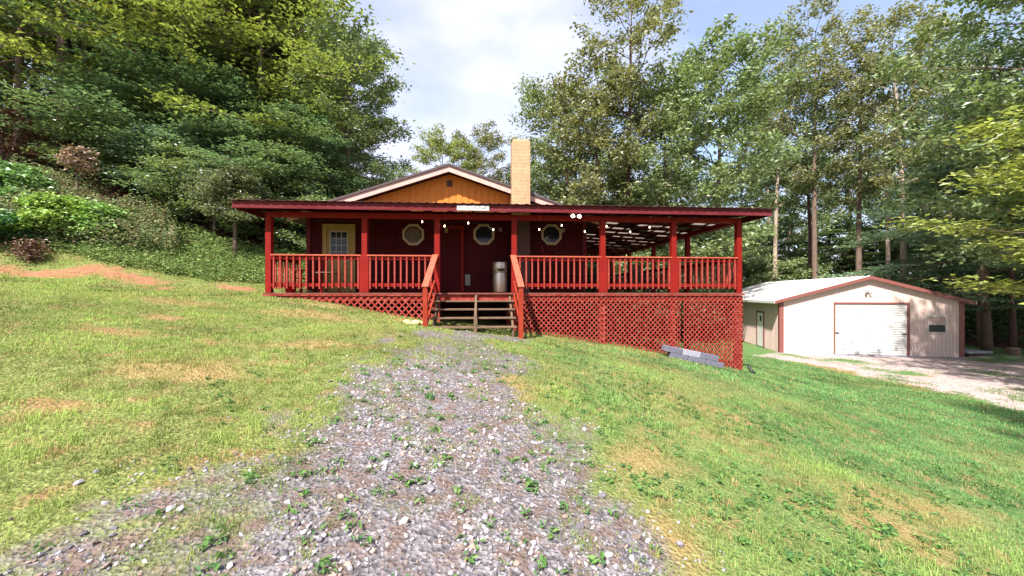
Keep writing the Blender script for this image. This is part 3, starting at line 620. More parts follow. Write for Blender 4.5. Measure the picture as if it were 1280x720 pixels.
# side porch roof: sheet with gaps of translucent panels, seen from below
def zside(x): return 3.995-(x-HX1)*.0588
sh_ = MB(); trl = mat('milky_panel', (.30, .25, .22), .6); tr2 = nd(trl.node_tree, 'ShaderNodeBsdfTranslucent'); tr2.inputs[0].default_value = (.26, .21, .17, 1); mx2 = nd(trl.node_tree, 'ShaderNodeMixShader'); mx2.inputs[0].default_value = .5
trl.node_tree.links.new(trl.node_tree.nodes['Principled BSDF'].outputs[0], mx2.inputs[1]); trl.node_tree.links.new(tr2.outputs[0], mx2.inputs[2]); trl.node_tree.links.new(mx2.outputs[0], trl.node_tree.nodes['Material Output'].inputs[0])
def cell(mb, x0, x1, y0, y1): mb.add([(x0, y0, zside(x0)), (x1, y0, zside(x1)), (x1, y1, zside(x1)), (x0, y1, zside(x0))], [(3, 2, 1, 0)])
for j in range(13):
    y1 = 2.45+j*.9; y0 = 1.903 if j == 0 else y1-.9; cell(sh_, HX1+.003, FX1+.03, y0, y1-.27)
    for i in range(6):
        x0 = HX1+.003+i*.741; clear = (i*2+j) % 3 < 2; q = MB() if clear else sh_; cell(q, x0, x0+.741, y1-.27, y1)
        if clear: build(q, 'skylight_panel', trl, proof)
build(sh_, 'side_sheet', METALR, proof)
fa = MB(); fa.box((FX0, FY, 3.535), (FX1, FY+.035, 3.70)); fa.box((FX1-.035, FY+.035, 3.535), (FX1, 13.4, 3.70)); fa.box((FX0, FY+.035, 3.535), (FX0+.035, 1.2, 3.70))
build(fa, 'fascia', REDF, porch)
bm_ = MB(); bm_.box((PX0, .02, 3.40), (PX1, .14, 3.53)); bm_.box((PX1-.13, .14, 3.40), (PX1-.01, 13.2, 3.53)); build(bm_, 'header_beam', SOFF if False else RED, porch)
rt = MB()
for i in range(22):
    x = -6.6+i*.62
    if x > 6.7: break
    if -.05 < x < .75: continue
    rt.bar((x, FY+.04, 3.615), (x, HY0-.02, 3.885), .04, .13)
for i in range(13):
    y = 2.45+i*.9; rt.bar((HX1+.01, y, zside(HX1+.01)-.075), (FX1-.04, y, zside(FX1-.04)-.075), .04, .08)
build(rt, 'rafter', REDW, porch)
pl = MB()
for i in range(8): x = 2.9+i*.52; z = 3.985-(x-HX1)*.0588; pl.box((x-.045, 1.95, z-.03), (x+.045, 13.3, z-.004))
build(pl, 'purlin', REDW, porch)
# steps
stp = hempty('porch_steps', -.97, -1.0, .5, 'open wooden steps with sloping orange red handrails below the front door', 'steps')
sgn = [(-.32, 1.305), (-.60, 1.11), (-.88, .915), (-1.16, .72)]
for y, z in sgn: build(MB().box((-1.99, y-.02, z-.035), (.03, y+.26, z)), 'tread', OLDW, stp, .004)
for x in (-1.90, -.93, -.06):
    m_ = MB(); pr = [(.0, 1.42), (.0, 1.10), (-1.14, .40), (-1.14, .68)]
    vs = [(x-.02, y, z) for y, z in pr]+[(x+.02, y, z) for y, z in pr]; m_.add(vs, [(0,1,2,3),(7,6,5,4),(0,4,5,1),(1,5,6,2),(2,6,7,3),(3,7,4,0)])
    build(m_, 'stringer', OLDW, stp)
m_ = MB(); m_.box((-.965, -1.19, .42), (-.895, -1.165, 1.0)); m_.box((-.965, -.02-.03, .6), (-.895, -.025, 1.44)); m_.bar((-.93, -1.15, .95), (-.93, -.06, 1.42), .05, .05); build(m_, 'centre_brace', OLDW, stp)
for x, s in ((-2.06, -1), (.12, 1)):
    m_ = MB(); m_.box((x-.055, -1.22, .38), (x+.055, -1.10, 1.60)); nw = build(m_, 'newel_post', NEWEL, stp, .006)
    m_ = MB(); m_.bar((x+s*.0, -1.24, 1.63), (x-s*.09, .0, 2.47), .15, .036); build(m_, 'handrail', RAILTOP, nw, .004)
    m_ = MB(); m_.bar((x, -1.13, 1.10), (x-s*.07, -.0, 1.78), .04, .09); m_.bar((x, -1.13, .72), (x-s*.07, -.0, 1.42), .04, .09); build(m_, 'side_rail', NEWEL, nw, .004)
# sign on the fascia
sg = hempty('house_sign', -1.0, FY-.03, 3.62, 'long narrow white sign fixed to the porch fascia above the steps', 'sign')
build(MB().box((-1.40, FY-.03, 3.545), (-.60, FY-.004, 3.675)), 'board', WHITE, sg, .003)
m_ = MB(); r_ = random.Random(5); x = -1.355
for wlen in (5, 6, 7):
    for i in range(wlen):
        h = .034
        if wlen == 7 or i % 2: m_.box((x, FY-.0325, 3.592), (x+.006, FY-.0305, 3.592+h*1.3))
        m_.box((x+.008, FY-.0325, 3.592+r_.choice((0, .02, .036))), (x+.024, FY-.0305, 3.598+r_.choice((.01, .02, .036))))
        x += .036
    x += .03
build(m_, 'lettering', SIGNTX, sg)
# flood light under the eave (lit)
fl = hempty('flood_light', 1.58, -.1, 3.45, 'twin flood lamps, both lit, under the porch eave right of the chimney', 'flood light')
build(MB().box((1.52, -.24, 3.44), (1.68, -.14, 3.498)), 'base', GREY, fl, .004)
for x in (1.53, 1.70):
    m_ = MB(); m_.tube([(x, -.19, 3.47), (x, -.24, 3.47), (x, -.31, 3.455)], [.022, .035, .045], 12); hd = build(m_, 'lamp_head', GREY, fl)
    m_ = MB(); m_.lathe([(.0, 0), (.03, .004), (.042, .016), (.042, .02)], (0, 0, 0), 12); q = MB(); q.v = [(x+a, -.312-(.02-c_)*-.5-.012, 3.455+b_) for a, b_, c_ in m_.v]; q.f = m_.f; q.sm = m_.sm; build(q, 'lamp_lens', FLOOD, hd)
# string lights
bulbs = [(-5.2, 3.36), (-3.9, 3.33), (-2.39, 3.42), (-1.79, 3.31), (-1.15, 3.40), (-.47, 3.23), (.8, 3.25), (1.43, 3.37), (2.08, 3.20), (2.70, 3.36), (3.38, 3.21), (3.94, 3.35), (4.7, 3.22)]
sl_ = hempty('string_lights', 0, .6, 3.3, 'string of small warm lit bulbs looped under the porch roof along the front', 'string lights')
m_ = MB(); pts = []
for (x, z), (x2, z2) in zip(bulbs[:-1], bulbs[1:]):
    for j in range(4): t_ = j/4; pts.append((x+(x2-x)*t_, .6, z+.05+(z2-z)*t_+(.02 if j else 0)))
m_.tube(pts+[(4.7, .6, 3.27)], .008, 4); build(m_, 'wire', BLACK, sl_)
for i, (x, z) in enumerate(bulbs):
    if i in (0, 1): continue
    m_ = MB(); m_.lathe([(.004, -.024), (.012, -.018), (.015, 0), (.011, .02), (.008, .03)], (x, .6, z), 10); o = build(m_, 'bulb', BULB, sl_)
    m_ = MB(); m_.lathe([(.010, .03), (.011, .05)], (x, .6, z), 8); build(m_, 'socket', BLACK, o)
# steel bin
tb = hempty('trash_can', -.255, 1.3, F0, 'tall round stainless steel trash bin on the porch beside the steps', 'trash can')
m_ = MB(); m_.lathe([(.215, 0), (.22, .02), (.22, .58), (.215, .59)], (-.255, 1.35, F0), 32); build(m_, 'body', STEEL, tb)
m_ = MB(); m_.lathe([(.222, .592), (.226, .60), (.226, .88), (.215, .90), (.12, .905), (.05, .905)], (-.255, 1.35, F0), 32); ld = build(m_, 'hood', STEEL, tb)
m_ = MB()
vs = []; fs = []
for i in range(9):
    a = -PI/2+.1+(i-4)*.13; zz = F0+.60+.0; hgt = .085*math.cos((i-4)*.3)
    for z in (F0+.70-hgt, F0+.70): vs.append((-.255+.2285*math.cos(a), 1.35+.2285*math.sin(a), z))
for i in range(8): fs.append((2*i, 2*i+2, 2*i+3, 2*i+1))
m_.add(vs, fs); build(m_, 'opening', BLACK, ld)
# furniture on the porch
def chair(x, y, rz_, m, label, group=None):
    e = empty('armchair', hw(x, y, F0), TH+rz_, label, 'chair', group); e['o'] = (0, 0, 0)
    s = MB()
    for i in range(5): s.bar((-.25, -.26+i*.11, .40-.012*i), (.25, -.26+i*.11, .40-.012*i), .09, .02)
    build(s, 'seat', m, e)
    s = MB()
    for i in range(5): s.bar((-.22+i*.11, .24, .38), (-.24+i*.12, .42, .98-.02*abs(i-2)), .09, .02, (0, 1, 0))
    build(s, 'backrest', m, e)
    for x_ in (-.29, .29):
        s = MB(); s.box((x_-.05, -.32, .60), (x_+.05, .36, .622)); build(s, 'armrest', m, e)
        for y_ in (-.27, .25): s = MB(); s.box((x_-.025, y_-.03, 0), (x_+.025, y_+.03, .60)); build(s, 'leg', m, e)
    return e
chair(-5.55, 1.05, -.9, RED, 'red slatted wooden armchair on the left porch beside the cream door')
chair(4.6, 2.4, .6, BARKD, 'dark slatted armchair on the right side of the porch, nearer the front rail')
chair(3.3, 4.6, -.5, BARKD, 'dark slatted armchair deeper along the side porch')
def table(x, y, label, m, top):
    e = empty('side_table', hw(x, y, F0), TH, label, 'table'); e['o'] = (0, 0, 0)
    s = MB(); s.lathe([(.30, .52), (.32, .525), (.32, .55), (.30, .555)], (0, 0, 0), 24); build(s, 'tabletop', top, e)
    for i in range(3): a = i*2.1; s = MB(); s.tube([(.24*math.cos(a), .24*math.sin(a), .52), (.3*math.cos(a), .3*math.sin(a), 0)], .018, 6); build(s, 'leg', m, e)
table(-4.95, .85, 'small round side table between the red armchair and the cream door', RED, OLDW)
table(3.9, 3.3, 'round white topped table on the side porch behind the right railing', BARKD, WHITE)
bk = empty('bucket', hw(-5.72, .35, F0), TH, 'small bright red bucket on the left porch behind the railing', 'bucket'); bk['o'] = (0, 0, 0)
s = MB(); s.lathe([(.10, 0), (.125, .2), (.135, .205), (.115, .2), (.09, .02)], (0, 0, 0), 20); build(s, 'pail', mat('red_plastic', (.5, .01, .02), .35), bk)
s = MB(); s.tube([(.13*math.cos(a), 0, .2+.10*math.sin(a)) for a in np.linspace(0, PI, 9)], .005, 5); build(s, 'handle', BLACK, bk)

# ---------------------------------------------------------------- metal garage
TB = -math.atan(.196)
c_, s_ = math.cos(TB), math.sin(TB)
gl_ = Vector((14.47, 21.6, 0)); GZ = -1.74
barn = empty('garage', (gl_.x, gl_.y, GZ), TB, 'cream metal sided garage with brown trim and a white roll-up door', 'garage'); barn['o'] = (0, 0, 0)
W, Dp, EH, RH = 8.25, 12.0, 2.82, 4.02
m_ = MB()
dx0, dx1, dh = 2.62, 5.86, 2.66
pro = [(0, 0), (dx0, 0), (dx0, dh), (dx1, dh), (dx1, 0), (W, 0), (W, EH), (W/2, RH), (0, EH)]
fr = MB(); fr.prism([(0, 0), (dx0, 0), (dx0, dh), (dx0, EH), (0, EH)], 0, .08); fr.prism([(dx1, 0), (W, 0), (W, EH), (dx1, EH), (dx1, dh)], 0, .08); fr.box((dx0, 0, dh), (dx1, .08, EH)); fr.prism([(0, EH), (W, EH), (W/2, RH)], 0, .08)
fr.box((0, .081, 0), (.08, Dp, EH)); fr.box((W-.08, .081, 0), (W, Dp, EH)); fr.prism([(0, 0), (W, 0), (W, EH), (W/2, RH), (0, EH)], Dp, Dp+.08)
bw = build(fr, 'wall', BARNW, barn)
rb = MB()
def rtop(x): return EH+(RH-EH)*(1-abs(x-W/2)/(W/2))
for i in range(1, 54):
    x = i*.1533+.02
    h = rtop(x)-.10
    wd = .03 if i % 2 else .012
    if dx0-.12 < x < dx1+.12: z0 = dh+.10
    else: z0 = .02
    if 6.70 < x < 7.55: rb.box((x-wd/2, -.016, z0), (x+wd/2, -.001, 1.18)); z0 = 2.10
    rb.box((x-wd/2, -.016, z0), (x+wd/2, -.001, h))
for i in range(1, 76):
    y = i*.1533; 
    if 1.95 < y < 2.95: rb.box((-.016, y-.012, 2.12), (-.001, y+.012, EH-.03)); continue
    rb.box((-.016, y-.012, .02), (-.001, y+.012, EH-.03))
build(rb, 'siding_rib', BARNW, bw)
for sgn_ in (0, 1):
    x0, x1 = (0-.35, W/2) if sgn_ == 0 else (W/2, W+.35); k = (RH-EH)/(W/2)
    zz = lambda x: EH+.05+k*(W/2-abs(x-W/2))
    q = MB(); q.prism([(x0, zz(x0)), (x1, zz(x1)), (x1, zz(x1)+.04), (x0, zz(x0)+.04)], -.22, Dp+.25); rr_ = build(q, 'roof', BARNR, barn)
    q = MB()
    for i in range(28): y = -.1+i*.45; q.add([(x0, y, zz(x0)+.041), (x1, y, zz(x1)+.041), (x1, y+.04, zz(x1)+.041), (x0, y+.04, zz(x0)+.041), (x0, y+.01, zz(x0)+.065), (x1, y+.01, zz(x1)+.065), (x1, y+.03, zz(x1)+.065), (x0, y+.03, zz(x0)+.065)], [(0,1,5,4),(1,2,6,5),(2,3,7,6),(3,0,4,7),(4,5,6,7)])
    build(q, 'roof_seam', BARNR, rr_)
    q = MB(); q.prism([(x0, zz(x0)-.12), (x1, zz(x1)-.12), (x1, zz(x1)+.05), (x0, zz(x0)+.05)], -.25, -.224); build(q, 'rake_trim', BARNT, rr_)
    q = MB(); xx = x0 if sgn_ == 0 else x1; q.box((xx-.02 if sgn_ == 0 else xx, -.25, zz(xx)-.10), (xx if sgn_ == 0 else xx+.02, Dp+.2, zz(xx)+.045)); build(q, 'eave_trim', BARNR, rr_)
for x in (0, W):
    q = MB(); q.box((x-.04, -.035, 0), (x+.17, -.018, EH-.02)) if x == 0 else q.box((x-.17, -.035, 0), (x+.04, -.018, EH-.02))
    if x == 0: q.box((-.035, -.018, 0), (-.018, .14, EH-.02))
    else: q.box((W+.018, -.018, 0), (W+.035, .14, EH-.02))
    build(q, 'corner_trim', BARNT, barn)
rd = MB(); n = 22
for i in range(n): z0 = dh*i/n; z1 = dh*(i+1)/n; rd.add([(dx0, .05, z0+.004), (dx1, .05, z0+.004), (dx1, .018, z0+.03), (dx0, .018, z0+.03), (dx1, .018, z1-.03), (dx0, .018, z1-.03), (dx1, .05, z1-.004), (dx0, .05, z1-.004)], [(0,1,2,3),(3,2,4,5),(5,4,6,7)])
rd.box((dx0, .052, 0), (dx1, .07, dh)); rdo = build(rd, 'roll_up_door', ROLL, barn)
q = MB(); q.box((dx0-.07, -.03, 0), (dx0, .0-.001, dh+.08)); q.box((dx1, -.03, 0), (dx1+.10, -.001, dh+.08)); q.box((dx0, -.03, dh), (dx1, -.001, dh+.08)); build(q, 'door_frame', BARNT, rdo)
for x in (dx0+.03, dx1-.19): build(MB().box((x, -.01, 1.10), (x+.16, .017, 1.16)), 'handle', BLACK, rdo)
build(MB().box((dx0+.3, -.02, .01), (dx0+1.6, .012, .05)), 'threshold', GREY, rdo)
q = MB(); q.box((6.78, -.018, 1.26), (7.48, -.002, 2.02)); wn = build(q, 'window', GLASS, barn)
q = MB()
for a in ((6.72, 1.20, 7.54, 1.26), (6.72, 2.02, 7.54, 2.08), (6.72, 1.26, 6.78, 2.02), (7.48, 1.26, 7.54, 2.02), (6.78, 1.62, 7.48, 1.66)): q.box((a[0], -.045, a[1]), (a[2], -.001, a[3]))
build(q, 'window_frame', WHITE, wn, .004)
build(MB().box((6.79, -.024, 1.67), (7.47, -.019, 2.01)), 'blind', mat('blind', (.42, .30, .26), .8), wn)
q = MB(); q.box((-.03, 2.05, .05), (-.002, 2.92, 2.05)); sd = build(q, 'door', mat('side_door_paint', (.78, .75, .76), .5), barn, .004)
q = MB(); q.box((-.05, 1.97, .02), (-.001, 2.05, 2.13)); q.box((-.05, 2.92, .02), (-.001, 3.0, 2.13)); q.box((-.05, 2.05, 2.05), (-.001, 2.92, 2.13)); build(q, 'door_frame', BARNT, sd)
build(MB().box((-.036, 2.30, 1.55), (-.031, 2.52, 1.88)), 'pane', GLASS, sd)
q = MB(); q.box((4.02, -.06, 3.22), (4.14, -.001, 3.34)); bl = build(q, 'security_light', GREY, barn); q = MB(); q.tube([(4.05, -.06, 3.27), (3.97, -.16, 3.24)], [.03, .06], 10); q.tube([(4.12, -.06, 3.27), (4.22, -.15, 3.20)], [.02, .045], 10); build(q, 'lamp_head', GREY, bl)
q = MB(); q.box((-.2, -.16, -.25), (W+.2, 0-.004, .012)); build(q, 'foundation', CONCL, barn)

# ---------------------------------------------------------------- trees
def make_tree(seed, Ht=16, base=.3, Rc=4.5, nl=34, nsub=7, ntw=5, nleaf=20, lsize=.17, rise=.35, shape='round', spread=.28, flat=.5, tr=.2, tilt=.55, lean=.03, bark=None, droop=0):
    r = np.random.default_rng(seed); mb = MB()
    ph = r.random()*6; pts = []; rad = []
    for i in range(9):
        t = i/8; pts.append((lean*Ht*t*t*math.cos(ph)+.12*math.sin(3*t+ph)*Ht/16, lean*Ht*t*t*math.sin(ph)+.1*math.sin(4*t)*Ht/16, Ht*t-.25*(i == 0))); rad.append(tr*(1.25 if i == 0 else 1)*(1-t)**.8+.015)
    mb.tube(pts, rad, 9)
    P = np.array(pts); tw = []
    for i in range(nl):
        t = base+(1-base)*((i+.5)/nl)**.9; z = t*Ht
        c = np.array([np.interp(z, P[:, 2], P[:, 0]), np.interp(z, P[:, 2], P[:, 1]), z])
        q = (t-base)/(1-base)
        env = {'round': math.sqrt(max(.04, 1-(2*q-.85)**2/1.5)), 'cone': 1.05-.8*q, 'tall': .55+.5*math.sin(PI*min(1, q*1.05)), 'wide': math.sqrt(max(.05, 1-q**2.2))}[shape]
        Ln = Rc*env*(.65+.5*r.random()); az = i*2.4+r.normal(0, .3); up = rise*(.4+q)+r.normal(0, .08)
        d = np.array([math.cos(az), math.sin(az), up])
        k = 6; lp = []
        for j in range(k):
            u = j/(k-1); lp.append(c+d*Ln*u+np.array([0, 0, -droop*Ln*u*u])+r.normal(0, .05*Ln, 3)*u*.6)
        r0 = max(.02, tr*.38*(1-t)+.02)
        mb.tube(lp, [r0*(1-.85*j/(k-1)) for j in range(k)], 5, False)
        lp = np.array(lp)
        for j in range(nsub):
            u = .22+.78*(j+r.random())/nsub; ii = min(k-2, int(u*(k-1))); f = u*(k-1)-ii; p = lp[ii]*(1-f)+lp[ii+1]*f
            side = 1 if j % 2 else -1; a2 = az+side*(.5+.6*r.random()); l2 = (.25+.35*(1-u))*Ln*(.6+.6*r.random())+.055*Rc
            d2 = np.array([math.cos(a2), math.sin(a2), up*.5+r.normal(0, .15)-droop*.5])
            e = p+d2*l2
            mb.tube([p, (p+e)/2+r.normal(0, .04, 3), e], [r0*.35, r0*.22, .006], 3, False)
            for m in range(ntw): tw.append(p+d2*l2*(.25+.85*(m+r.random())/ntw))
    tw = np.array(tw); C = np.repeat(tw, nleaf, 0); C = C+r.normal(0, 1, C.shape)*np.array([spread, spread, spread*flat])
    V, F = leaves(C, lsize, tilt, r=r)
    tm = mb.mesh('trunk'); tm.materials.append(bark or BARK)
    cm = npmesh('crown', V, F, [LEAF])
    return tm, cm
K = {}
K['maple'] = [make_tree(s, 16, .24, 4.6, 30, 6, 3, 34, .235, .6, 'round', .27, .75, .2, tilt=.8) for s in (11, 12, 13)]
K['airy'] = [make_tree(s, 22, .45, 3.3, 26, 4, 3, 24, .235, .9, 'tall', .27, .8, .20, lean=.02, tilt=.8, bark=BARKP) for s in (21, 22)]
K['pine'] = [make_tree(s, 20, .5, 3.0, 22, 4, 3, 20, .235, .7, 'tall', .27, .7, .24, lean=.01, tilt=.8, bark=BARK) for s in (25,)]
K['beech'] = [make_tree(s, 9, .24, 4.4, 32, 7, 4, 32, .15, .2, 'wide', .30, .12, .12, tilt=.3, droop=.2) for s in (31, 32)]
K['shrub'] = [make_tree(s, 3.4, .06, 1.9, 26, 6, 3, 30, .13, .4, 'round', .20, .5, .04, tilt=.6) for s in (41, 42)]
def tree(kind, var, x, y, sc, rz, colr, name, label, cat='tree', group=None, zs=1.0, bark=None, trunkcol=None):
    tm, cm = K[kind][var]
    e = empty(name, (x, y, g1(x, y)-.05), rz, label, cat, group)
    e.scale = (sc, sc, sc*zs)
    if bark:
        tm = tm.copy(); tm.materials.clear(); tm.materials.append(bark)
    t = link('trunk', tm, e); c = link('crown', cm, e); c.color = (*colr, 1)
    return e
def at(px, Y): return (px-640)/500*Y
DG = (.11, .165, .075); MG = (.165, .225, .095); YG = (.22, .27, .08); BG = (.14, .225, .145); OL = (.215, .22, .105); LG = (.20, .26, .12); PY = (.28, .32, .085)
WB = 'trees in the woods behind the metal garage'
LH = 'trees on the wooded slope at the left'
# left hillside, nearer trees
tree('beech', 0, -14.8, 17.3, 1.05, .3, BG, 'beech_tree', 'broad beech with flat layered blue-green sprays, on the bank nearest the left edge', zs=.6)
tree('beech', 1, -10.4, 17.6, .95, 1.9, BG, 'beech_tree', 'layered beech with drooping dark green sprays, between the leaf-litter bank and the porch corner', zs=.6)
tree('beech', 1, -16.8, 18.8, 1.6, 4.2, PY, 'beech_tree', 'tall beech with bright yellow-green upper branches, rising over the layered one on the bank', zs=1.05)
tree('beech', 0, -21.5, 17.5, 1.3, 2.2, BG, 'beech_tree', 'layered dark beech reaching the left edge of the photo over red-brown brush')
tree('beech', 1, -12.4, 19.5, 1.3, 5.1, YG, 'beech_tree', 'pale lime-green layered tree above the left corner of the porch roof', zs=1.0)
tree('maple', 0, -8.0, 19.5, .62, 1.0, LG, 'maple_tree', 'small light green maple just behind the left end of the porch roof')
tree('maple', 1, -15.0, 22.5, 1.20, 2.0, OL, 'oak_tree', 'tall olive oak with its brown trunk showing high in the crown, upper left')
tree('maple', 2, -24.5, 24.0, 1.15, .5, OL, 'oak_tree', 'olive-brown oak filling the top left corner of the photo')
tree('maple', 0, -17.2, 24.0, 1.15, 3.0, MG, 'oak_tree', 'big dark green oak whose crown edge borders the open sky on the left')
tree('maple', 1, -11.8, 28.5, .72, 4.4, MG, 'oak_tree', 'rounded mid-green oak at the lower right of the left woods, nearest the gable')
tree('airy', 0, -19.5, 26.0, 1.0, 1.4, MG, 'poplar_tree', 'tall slim poplar between the olive oaks on the left slope')
# left hillside, farther
i = 0
for (px, Y, k, sc, c) in ((40,30,'maple',1.2,DG),(120,33,'maple',1.25,OL),(190,31,'maple',1.2,MG),(260,34,'maple',1.2,DG),(280,33,'maple',1.15,MG),(315,36,'maple',1.1,BG),(345,34,'maple',.9,MG),(425,37,'maple',.62,OL),
    (-40,28,'maple',1.2,DG),(90,24,'beech',1.3,DG),(230,25,'beech',1.3,BG),(330,24,'beech',1.1,MG),(335,28,'beech',1.1,DG),(400,27,'beech',.8,BG),(10,21,'beech',1.2,DG)):
    tree(k, i % len(K[k]), at(px, Y), Y, sc, i*1.7, c, 'forest_tree', 'leafy forest tree among many on the upper part of the left slope', group=LH); i += 1
for j, (x, y, sc, c) in enumerate(((-7.4, 15.6, .8, LG), (-9.4, 16.2, 1.0, MG), (-11.6, 15.4, .9, LG), (-13.6, 16.0, 1.0, BG), (-9.0, 19.0, 1.2, MG), (-12.4, 18.6, 1.2, LG), (-16.0, 16.5, 1.1, MG), (-6.8, 18.0, 1.0, BG))):
    tree('shrub', j % 2, x, y, sc, j*2.0, c, 'bank_shrub', 'leafy green shrub under the beeches on the bank left of the porch', 'shrub', 'shrubs on the left bank', zs=.8)
# gap in the middle
tree('maple', 2, at(592, 42), 42, .86, .4, OL, 'maple_tree', 'small round olive tree in the distance, left of the chimney and right of the ridge')
tree('maple', 0, at(556, 40), 40, .74, 2.4, PY, 'maple_tree', 'small bright lime-green tree in the distance just above the gable ridge')
tree('maple', 1, at(640, 46), 46, .72, 5, LG, 'maple_tree', 'pale green distant tree directly left of the chimney top')
tree('maple', 0, at(500, 46), 46, .5, 3.1, MG, 'maple_tree', 'hazy green distant tree at the foot of the open sky, left of the gable peak')
# right of the house
tree('maple', 1, at(712, 31), 31, .95, .9, LG, 'maple_tree', 'light green maple right of the chimney, at the right edge of the open sky', zs=1.05)
tree('airy', 1, at(786, 27), 27, 1.02, 2.2, OL, 'poplar_tree', 'tallest airy poplar rising out of the top of the photo above the porch roof', bark=BARKD)
tree('maple', 2, at(752, 29), 29, 1.05, 3.7, OL, 'oak_tree', 'olive-green oak between the chimney and the tallest poplar')
tree('maple', 0, at(835, 27), 27, 1.02, 1.1, LG, 'maple_tree', 'leafy light green maple at the foot of the tallest poplar, above the porch roof')
tree('maple', 1, at(893, 28), 28, 1.15, 4.1, MG, 'oak_tree', 'broad rounded oak above the right end of the porch roof')
tree('maple', 2, at(806, 28), 28, .6, 2.9, LG, 'maple_tree', 'low pale green maple seen under the right end of the porch roof')
tree('maple', 0, at(925, 37), 37, .62, 5.9, LG, 'maple_tree', 'low light green maple between the porch corner post and the garage roof')
tree('airy', 0, at(971, 35.5), 35.5, 1.05, .6, LG, 'poplar_tree', 'poplar with a leaning pale trunk beside the porch roof corner', bark=BARKP)
tree('airy', 1, at(1021, 34), 34, 1.15, 1.3, OL, 'poplar_tree', 'tall poplar with a thick reddish-brown trunk behind the left slope of the garage roof', bark=BARK)
tree('airy', 0, at(1011, 35.5), 35.5, .95, 3.3, MG, 'poplar_tree', 'darker twin trunk standing close left of the thick reddish-brown one', bark=BARKD)
tree('pine', 0, at(1077, 33), 33, 1.05, 2.3, OL, 'poplar_tree', 'slim brown-trunked tree right above the garage ridge', bark=BARK)
tree('airy', 1, at(1109, 32), 32, .95, 5.0, MG, 'poplar_tree', 'forked pale tree right of the garage ridge', bark=BARKP)
tree('airy', 0, at(1127, 30), 30, 1.05, 4.0, OL, 'poplar_tree', 'straight tree with a pale cream trunk over the right slope of the garage roof', bark=BARKP)
tree('airy', 1, at(1192, 31), 31, 1.0, .2, MG, 'poplar_tree', 'dark-trunked tree above the right end of the garage roof', bark=BARKD)
tree('beech', 0, at(1226, 24), 24, 1.35, 1.0, BG, 'beech_tree', 'blue-green layered tree beside the right corner of the garage')
tree('pine', 0, at(1235, 22.5), 22.5, .85, 1.0, BG, 'pine_tree', 'tree with a straight purplish-grey trunk just right of the garage', bark=BARK)
tree('airy', 0, at(1262, 22.0), 22.0, .7, 2.0, DG, 'locust_tree', 'dark reddish tree trunk nearest the right edge of the photo', bark=BARKD)
tree('maple', 1, 20.8, 12.9, 1.12, 3.5, PY, 'maple_tree', 'near maple at the right edge with bright yellow-green sunlit branches reaching over the garage', zs=.52)
tree('maple', 0, 24.0, 16.5, 1.15, 1.5, MG, 'oak_tree', 'tall dark leafy oak filling the top right corner of the photo')
tree('beech', 1, 30.5, 19.0, 1.25, 2.6, BG, 'beech_tree', 'dense blue-green tree filling the right edge of the photo at garage height')
i = 0
for (px, Y, k, sc, c) in ((665,46,'maple',.85,MG),(715,46,'maple',1.0,DG),(770,42,'maple',1.0,LG),(850,42,'maple',.95,MG),(925,44,'maple',.95,DG),(985,50,'maple',1.1,MG),(1040,52,'maple',1.15,DG),
    (1100,52,'maple',1.1,MG),(1155,46,'maple',1.15,DG),(1210,36,'maple',1.15,MG),(1265,34,'maple',1.15,DG),(1330,32,'maple',1.1,MG),(960,50,'airy',1.2,DG),(1060,52,'airy',1.2,OL),(1170,48,'airy',1.2,DG),(1250,44,'airy',1.2,OL),
    (880,37,'beech',1.0,DG),(960,46,'beech',1.1,MG),(1050,47,'beech',1.1,DG),(1095,45,'beech',1.0,MG),(1160,42,'beech',1.1,DG),(1205,37,'beech',1.0,BG),(1290,28,'beech',1.2,BG),(800,36,'beech',1.0,MG),(740,36,'beech',1.1,DG),
    (1240,30,'beech',1.1,DG),(862,31,'shrub',1.3,MG),(975,37,'shrub',1.6,LG),(1000,38,'shrub',1.5,MG),(780,27,'shrub',1.4,MG),(840,27,'shrub',1.5,DG),(730,26,'shrub',1.3,LG)):
    if k == 'shrub': tree(k, i % 2, at(px, Y), Y, sc, i*1.7, c, 'forest_shrub', 'leafy bush in the undergrowth behind the house and garage', 'shrub', 'bushes in the undergrowth')
    else: tree(k, i % len(K[k]), at(px, Y), Y, sc, i*1.3, c, 'forest_tree', 'leafy forest tree among many deep in the woods on the right', group=WB)
    i += 1
# one unseen tree added behind the camera to dapple the lower lawn
for j, (x, y, k, v, sc) in enumerate(((6.0, -4.5, 'airy', 0, .85),)):
    tree(k, v, x, y, sc, j*2.1, MG, 'unseen_shade_tree', 'unseen shade tree added behind the camera to dapple the lawn', group=None)

# ---------------------------------------------------------------- small things in the yard
blk = []
def block(lx, lz, m, label, top):
    e = hempty('concrete_block', lx, -.42, lz, label, 'concrete block', 'concrete blocks stacked against the lattice')
    e.rotation_euler = (0, .205, TH-.01)
    q = MB(); q.box((-.235, -.10, 0), (.235, .10, .148)); e['o'] = (0, 0, 0); build(q, 'block_body', m, e, .008)
    q = MB(); q.box((-.15, -.103, .03), (-.03, -.1005, .118)); q.box((.03, -.103, .03), (.15, -.1005, .118))
    return e
base = [(x_, g1(*hw(x_, -.42)[:2])-.0) for x_ in (4.22, 4.70, 5.18)]
for i, (x, z) in enumerate(base):
    block(x, z-.0, CONC, ['lower left grey concrete block against the lattice, half in the grass', 'middle block of the lower course against the lattice', 'lower right concrete block at the downhill end of the stack'][i], False)
for i, x in enumerate((4.08, 4.56, 5.04)):
    block(x, base[0][1]+.155-(x-4.22)*(base[0][1]-base[2][1])/.96, CONCL if i == 1 else CONC, ['uphill left block of the upper course against the lattice', 'pale block in the middle of the upper course', 'upper right grey block resting on the downhill end'][i], True)
